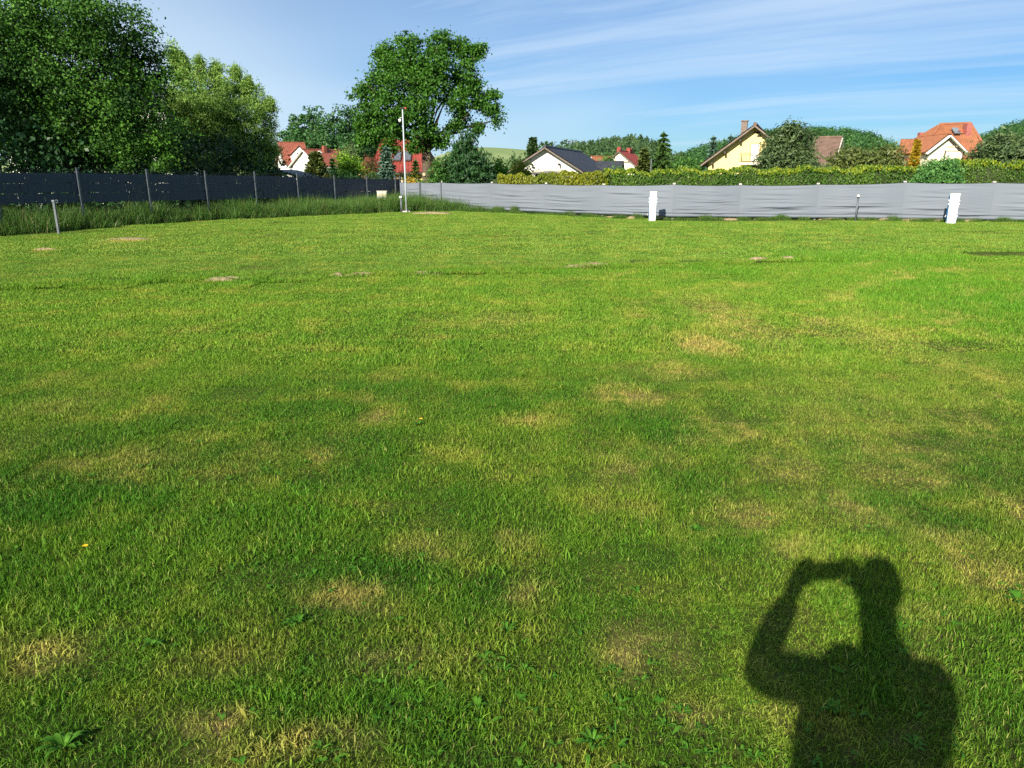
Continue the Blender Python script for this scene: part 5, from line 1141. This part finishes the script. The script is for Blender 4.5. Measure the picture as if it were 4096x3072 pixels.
# dark shed roof behind the fence
Y = 41.0; a, b, c = at(1090, 676, Y + 2), at(1180, 682, Y + 2), at(1262, 716, Y)
sd = thing('shed', (a.x, Y, 0), 'low dark shed roof sloping down behind the dark fence', 'shed')
o0 = Vector((a.x, Y, 0)); z1 = at(1140, 679, Y + 1.6).z; z0_ = at(1255, 716, Y).z
xr, xe = at(1120, 690, Y).x - o0.x, c.x - o0.x
MB().slab([(xe, -.6, z0_ - .05), (xe, 3.4, z0_ - .05), (xr, 3.4, z1), (xr, -.6, z1)], .1).build('roof', SLATE, sd)
MB().slab([(xr, -.6, z1), (xr, 3.4, z1), (xr - 1.8, 3.4, z1 - .5), (xr - 1.8, -.6, z1 - .5)], .1).build('roof', SLATE, sd)
MB().box(((xe + xr - 1.8) / 2, 1.4, z0_ / 2 - .2), (xe - xr + 1.4, 3.4, z0_)).build('wall', TIMBER, sd)

# ---------------------------------------------------------------- weeds in the foreground turf
WEED = leafmat('weed_leaf', (0.026, 0.105, 0.008), (0.088, 0.210, 0.020), .2, .55, .12)
def rosette_mesh(name, n, ln, wd, rise, seed, arc=6.283):
    """Rosette of n broad ribbed leaves, each a curved strip."""
    r = random.Random(seed); v, f, ti = [], [], []
    for k in range(n):
        a = arc * (k + r.uniform(-.5, .5)) / n; l = ln * r.uniform(.45, 1.25); w = wd * r.uniform(.7, 1.2); up = rise * r.uniform(.5, 1.4); d = Vector((math.cos(a), math.sin(a), 0)); sd = Vector((-d.y, d.x, 0)); tt = r.uniform(.2, .8)
        b = len(v); prof = [(.0, .18, 0), (.22, .55, .45), (.5, 1.0, .85), (.78, .8, 1.0), (1.0, .06, .82)]
        for q, ww, zz in prof:
            c = d * l * q + Vector((0, 0, .006 + up * zz)); e = Vector((0, 0, .18 * w * ww))
            v += [c - sd * w * ww / 2 + e, c, c + sd * w * ww / 2 + e]
        for i in range(4):
            for s in (0, 1): f.append((b + i * 3 + s, b + i * 3 + s + 1, b + i * 3 + s + 4, b + i * 3 + s + 3)); ti.append(tt + r.uniform(-.1, .1))
    o = mesh_np(name, v, f, WEED, attrs={'tint': ('FACE', ti)}, smooth=True); COL.objects.unlink(o); return o
ros = [rosette_mesh('weed_rosette', n, ln, wd, ri, 60 + k, ar) for k, (n, ln, wd, ri, ar) in enumerate([(3, .075, .022, .022, 2.2), (4, .06, .024, .018, 3.5), (6, .085, .014, .032, 6.28), (2, .07, .026, .025, 1.4), (5, .085, .012, .040, 2.6), (3, .055, .030, .016, 4.5), (7, .06, .020, .014, 6.28), (1, .08, .022, .02, 1.0)])]
rq = np.random.default_rng(77); pts = []
for _ in range(4200):
    y = 1.4 + 9.5 * rq.random() ** 1.6; x = rq.uniform(-1, 1) * (0.75 * y + .8)
    if math.sin(x * 1.7 + 1) * math.sin(y * 1.3 + x * .6) + rq.normal(0, .45) > (.15 if x < .6 else .55): pts.append((x, y, float(gz(x, y)) + .004))
pts = np.array(pts); scatter('broadleaf_weeds', pts, rq.random(len(pts)) * 6.28, np.repeat(rq.uniform(.26, .55, len(pts))[:, None], 3, 1), ros, WEED, 'scattered broad-leaved weeds among the lawn grass', 12)
for k, (u, v, s, n, lab) in enumerate([(640, 1352, 1.25, 10, 'big dark rosette weed in the lower left middle of the lawn'), (140, 1622, 1.7, 12, 'large leafy weed clump in the bottom left corner'), (905, 920, 1.2, 9, 'weed rosette beside a yellow dandelion flower left of centre'),
                                       (1500, 1150, 1.2, 8, 'broad pale weed right of centre above the shadow'), (2195, 1300, 1.3, 9, 'weed tuft by the right edge beside the shadow'), (1095, 1365, 1.0, 8, 'upright leafy weed right of the big dark rosette'),
                                       (1280, 1610, 1.3, 9, 'bright weed at the bottom edge left of the shadow'), (330, 1400, 1.2, 10, 'leafy weed left of the big dark rosette'), (1800, 1540, 1.1, 8, 'weed growing inside the shadow of the photographer'), (1030, 1530, 1.1, 8, 'pale weed near the bottom edge at centre')]):
    g = ground(u * 1.852, v * 1.852); o = rosette_mesh('weed_plant', n + 5, .085, .026, .045, 200 + k, 6.283 * (1.6 if k % 2 else .8)); COL.objects.link(o); o.location = g + Vector((0, 0, .004)); o.scale = (s * .40, s * .40, s * .34); tag(o, lab, 'weed', 'larger weeds in the lawn')
PETAL = plain('dandelion_yellow', (.80, .48, .02), .6)
for k, (u, v, lab) in enumerate([(186, 1197, 'small yellow dandelion flower at the left of the lawn'), (909, 917, 'small yellow dandelion flower beside a weed rosette left of centre')]):
    g = ground(u * 1.852, v * 1.852); t = thing('dandelion', g, lab, 'flower'); t.scale = (.6, .6, .7)
    MB().tube([(0, 0, 0), (.004, 0, .055)], .0022, 5).build('stem', WEED, t); mb = MB()
    for q in range(16): a = q * .3927; mb.slab([(0.004, 0, .055), (.004 + .016 * math.cos(a - .14), .016 * math.sin(a - .14), .060), (.004 + .019 * math.cos(a), .019 * math.sin(a), .061), (.004 + .016 * math.cos(a + .14), .016 * math.sin(a + .14), .060)], .001)
    mb.build('flower_head', PETAL, t)

# ---------------------------------------------------------------- the photographer, whose shadow falls on the lawn
SKIN = plain('skin', (.52, .33, .25), .55, .06, 12); CLOTH = plain('dark_jacket', (.05, .06, .08), .85, .2, 20, .3); JEAN = plain('blue_jeans', (.07, .10, .17), .85, .2, 20, .3); HAIR = plain('brown_hair', (.06, .04, .025), .7, .2, 30, .5)
def skinned(name, chains, mat, parent, sub=2):
    """Continuous skin grown over joint chains: each chain is [(point, radius), ...]; equal points are shared."""
    v, rad, e, idx, roots = [], [], [], {}, []
    for ch in chains:
        prev = None
        for (p, rr) in ch:
            key = tuple(round(x, 4) for x in p)
            if key not in idx: idx[key] = len(v); v.append(p); rad.append(rr if hasattr(rr, '__len__') else (rr, rr))
            if prev is None and not any(key == tuple(round(x, 4) for x in q[0]) for c2 in chains if c2 is not ch for q in c2): roots.append(idx[key])
            if prev is not None: e.append((prev, idx[key]))
            prev = idx[key]
    me = bpy.data.meshes.new(name); me.from_pydata(v, e, []); me.materials.append(mat)
    o = bpy.data.objects.new(name, me); COL.objects.link(o); o.parent = parent
    md = o.modifiers.new('skin', 'SKIN'); md.use_smooth_shade = True
    for i, r_ in enumerate(rad): me.skin_vertices[0].data[i].radius = r_
    for i in range(len(v)): me.skin_vertices[0].data[i].use_root = i in roots or i == 0
    s = o.modifiers.new('subsurf', 'SUBSURF'); s.levels = s.render_levels = sub
    return o
pl_ = Vector((0.0, -.43, 0)); per = thing('person', pl_, 'person standing behind the camera holding up a phone, shadow on the lawn', 'person')
Q = lambda x, y, z: (x - pl_.x, y - pl_.y, z)
pelv, sp1, ch, nb, nk = Q(-.055, -.43, .95), Q(-.05, -.43, 1.12), Q(-.035, -.43, 1.29), Q(.01, -.42, 1.43), Q(.02, -.395, 1.53)
skinned('body', [[(Q(.0, -.43, 1.38), (.09, .07)), (nb, (.075, .07)), (nk, (.062, .066)), (Q(.025, -.37, 1.61), (.073, .085)), (Q(.028, -.36, 1.69), (.078, .098)), (Q(.028, -.37, 1.76), (.066, .08)), (Q(.028, -.37, 1.79), (.035, .045))],
                 [(Q(.026, -.275, 1.655), .012), (Q(.026, -.268, 1.64), .016), (Q(.026, -.285, 1.63), .012)],
                 [(Q(-.052, -.365, 1.675), (.010, .018)), (Q(-.060, -.37, 1.65), (.008, .014))], [(Q(.108, -.365, 1.675), (.010, .018)), (Q(.116, -.37, 1.65), (.008, .014))]], SKIN, per)
for s, hx in ((-1, -.112), (1, .090)):                           # hands closed round the ends of the phone
    wr = Q(-.140, -.035, 1.450) if s < 0 else Q(.115, -.10, 1.475); pm = Q(hx + s * .018, -.028, 1.515)
    chains = [[(Q(-.20, -.06, 1.37) if s < 0 else Q(.16, -.17, 1.38), (.034, .03)), (wr, (.032, .027)), (pm, (.046, .026)), (Q(hx + s * .008, -.028, 1.556), (.046, .024)), (Q(hx - s * .012, -.026, 1.592), (.024, .016))]]
    for k in range(4):
        z_ = 1.585 - k * .021; bx = hx + s * .020; l = (.9, 1.0, .95, .8)[k]
        chains.append([(Q(bx, -.026, z_ - .012), .009), (Q(bx - s * .004, -.008, z_), .009), (Q(bx - s * .020, -.0035 - .0, z_ + .002), .0075), (Q(bx - s * (.020 + .016 * l), -.005, z_ + .002), .0065)])
    chains.append([(Q(hx + s * .006, -.020, 1.588), .014), (Q(hx - s * .016, -.014, 1.603), .012), (Q(hx - s * .045, -.010, 1.604), .010)])
    chains.append([(Q(hx + s * .014, -.030, 1.505), .015), (Q(hx - s * .006, -.032, 1.503), .014), (Q(hx - s * .040, -.024, 1.502), .011)])
    skinned('hand', chains, SKIN, per, 1)
LS, RS = Q(-.17, -.36, 1.36), Q(.175, -.45, 1.40)
skinned('jacket', [[(pelv, (.235, .15)), (sp1, (.23, .15)), (ch, (.20, .135)), (Q(-.01, -.43, 1.40), (.145, .11)), (Q(.012, -.415, 1.47), (.082, .08))],
                   [(ch, (.20, .135)), (LS, (.072, .072)), (Q(-.235, -.10, 1.235), (.066, .066)), (Q(-.20, -.065, 1.34), (.056, .056)), (Q(-.140, -.036, 1.455), (.044, .042))],
                   [(ch, (.20, .135)), (RS, (.075, .075)), (Q(.235, -.29, 1.20), (.056, .056)), (Q(.175, -.19, 1.34), (.047, .047)), (Q(.122, -.105, 1.465), (.036, .034))]], CLOTH, per)
skinned('trousers', [[(Q(0, -.44, .96), (.165, .115)), (Q(-.09, -.44, .84), (.10, .10)), (Q(-.11, -.43, .48), (.072, .075)), (Q(-.12, -.45, .08), (.055, .058))],
                     [(Q(0, -.44, .96), (.165, .115)), (Q(.09, -.44, .84), (.10, .10)), (Q(.11, -.43, .48), (.072, .075)), (Q(.12, -.45, .08), (.055, .058))]], JEAN, per)
for s in (-1, 1): skinned('shoe', [[(Q(s * .12, -.50, .055), (.042, .045)), (Q(s * .125, -.40, .05), (.045, .042)), (Q(s * .135, -.28, .04), (.046, .034))]], DARKP, per)
skinned('hair', [[(Q(.028, -.43, 1.62), (.055, .03)), (Q(.028, -.435, 1.70), (.078, .04)), (Q(.028, -.40, 1.775), (.076, .05)), (Q(.028, -.33, 1.795), (.064, .026))]], HAIR, per)
for s in (-1, 1):
    bm = bmesh.new(); bmesh.ops.create_uvsphere(bm, u_segments=10, v_segments=8, radius=.011); me = bpy.data.meshes.new('eye'); bm.to_mesh(me); bm.free(); me.materials.append(WHITE); o = bpy.data.objects.new('eye', me); COL.objects.link(o); o.parent = per; o.location = Q(.026 + s * .030, -.278, 1.685)
MB().box(Q(.026, -.281, 1.600), (.045, .012, .010)).build('mouth', plain('lips', (.38, .15, .13), .5), per, bevel=.003)
ph = thing('phone', (0, -.012, EYE), 'dark phone held up level by the person behind the camera', 'phone'); ph.rotation_euler = (0, R(-3), 0)
MB().box((-.015, -.002, 0), (.168, .009, .088)).build('case', DARKP, ph, bevel=.003)
MB().box((-.015, -.0068, 0), (.150, .001, .068)).build('screen', GLASS, ph)
MB().tube([(0, .002, 0), (0, .0035, 0)], [.008, .008], 14).build('lens', GLASS, ph)
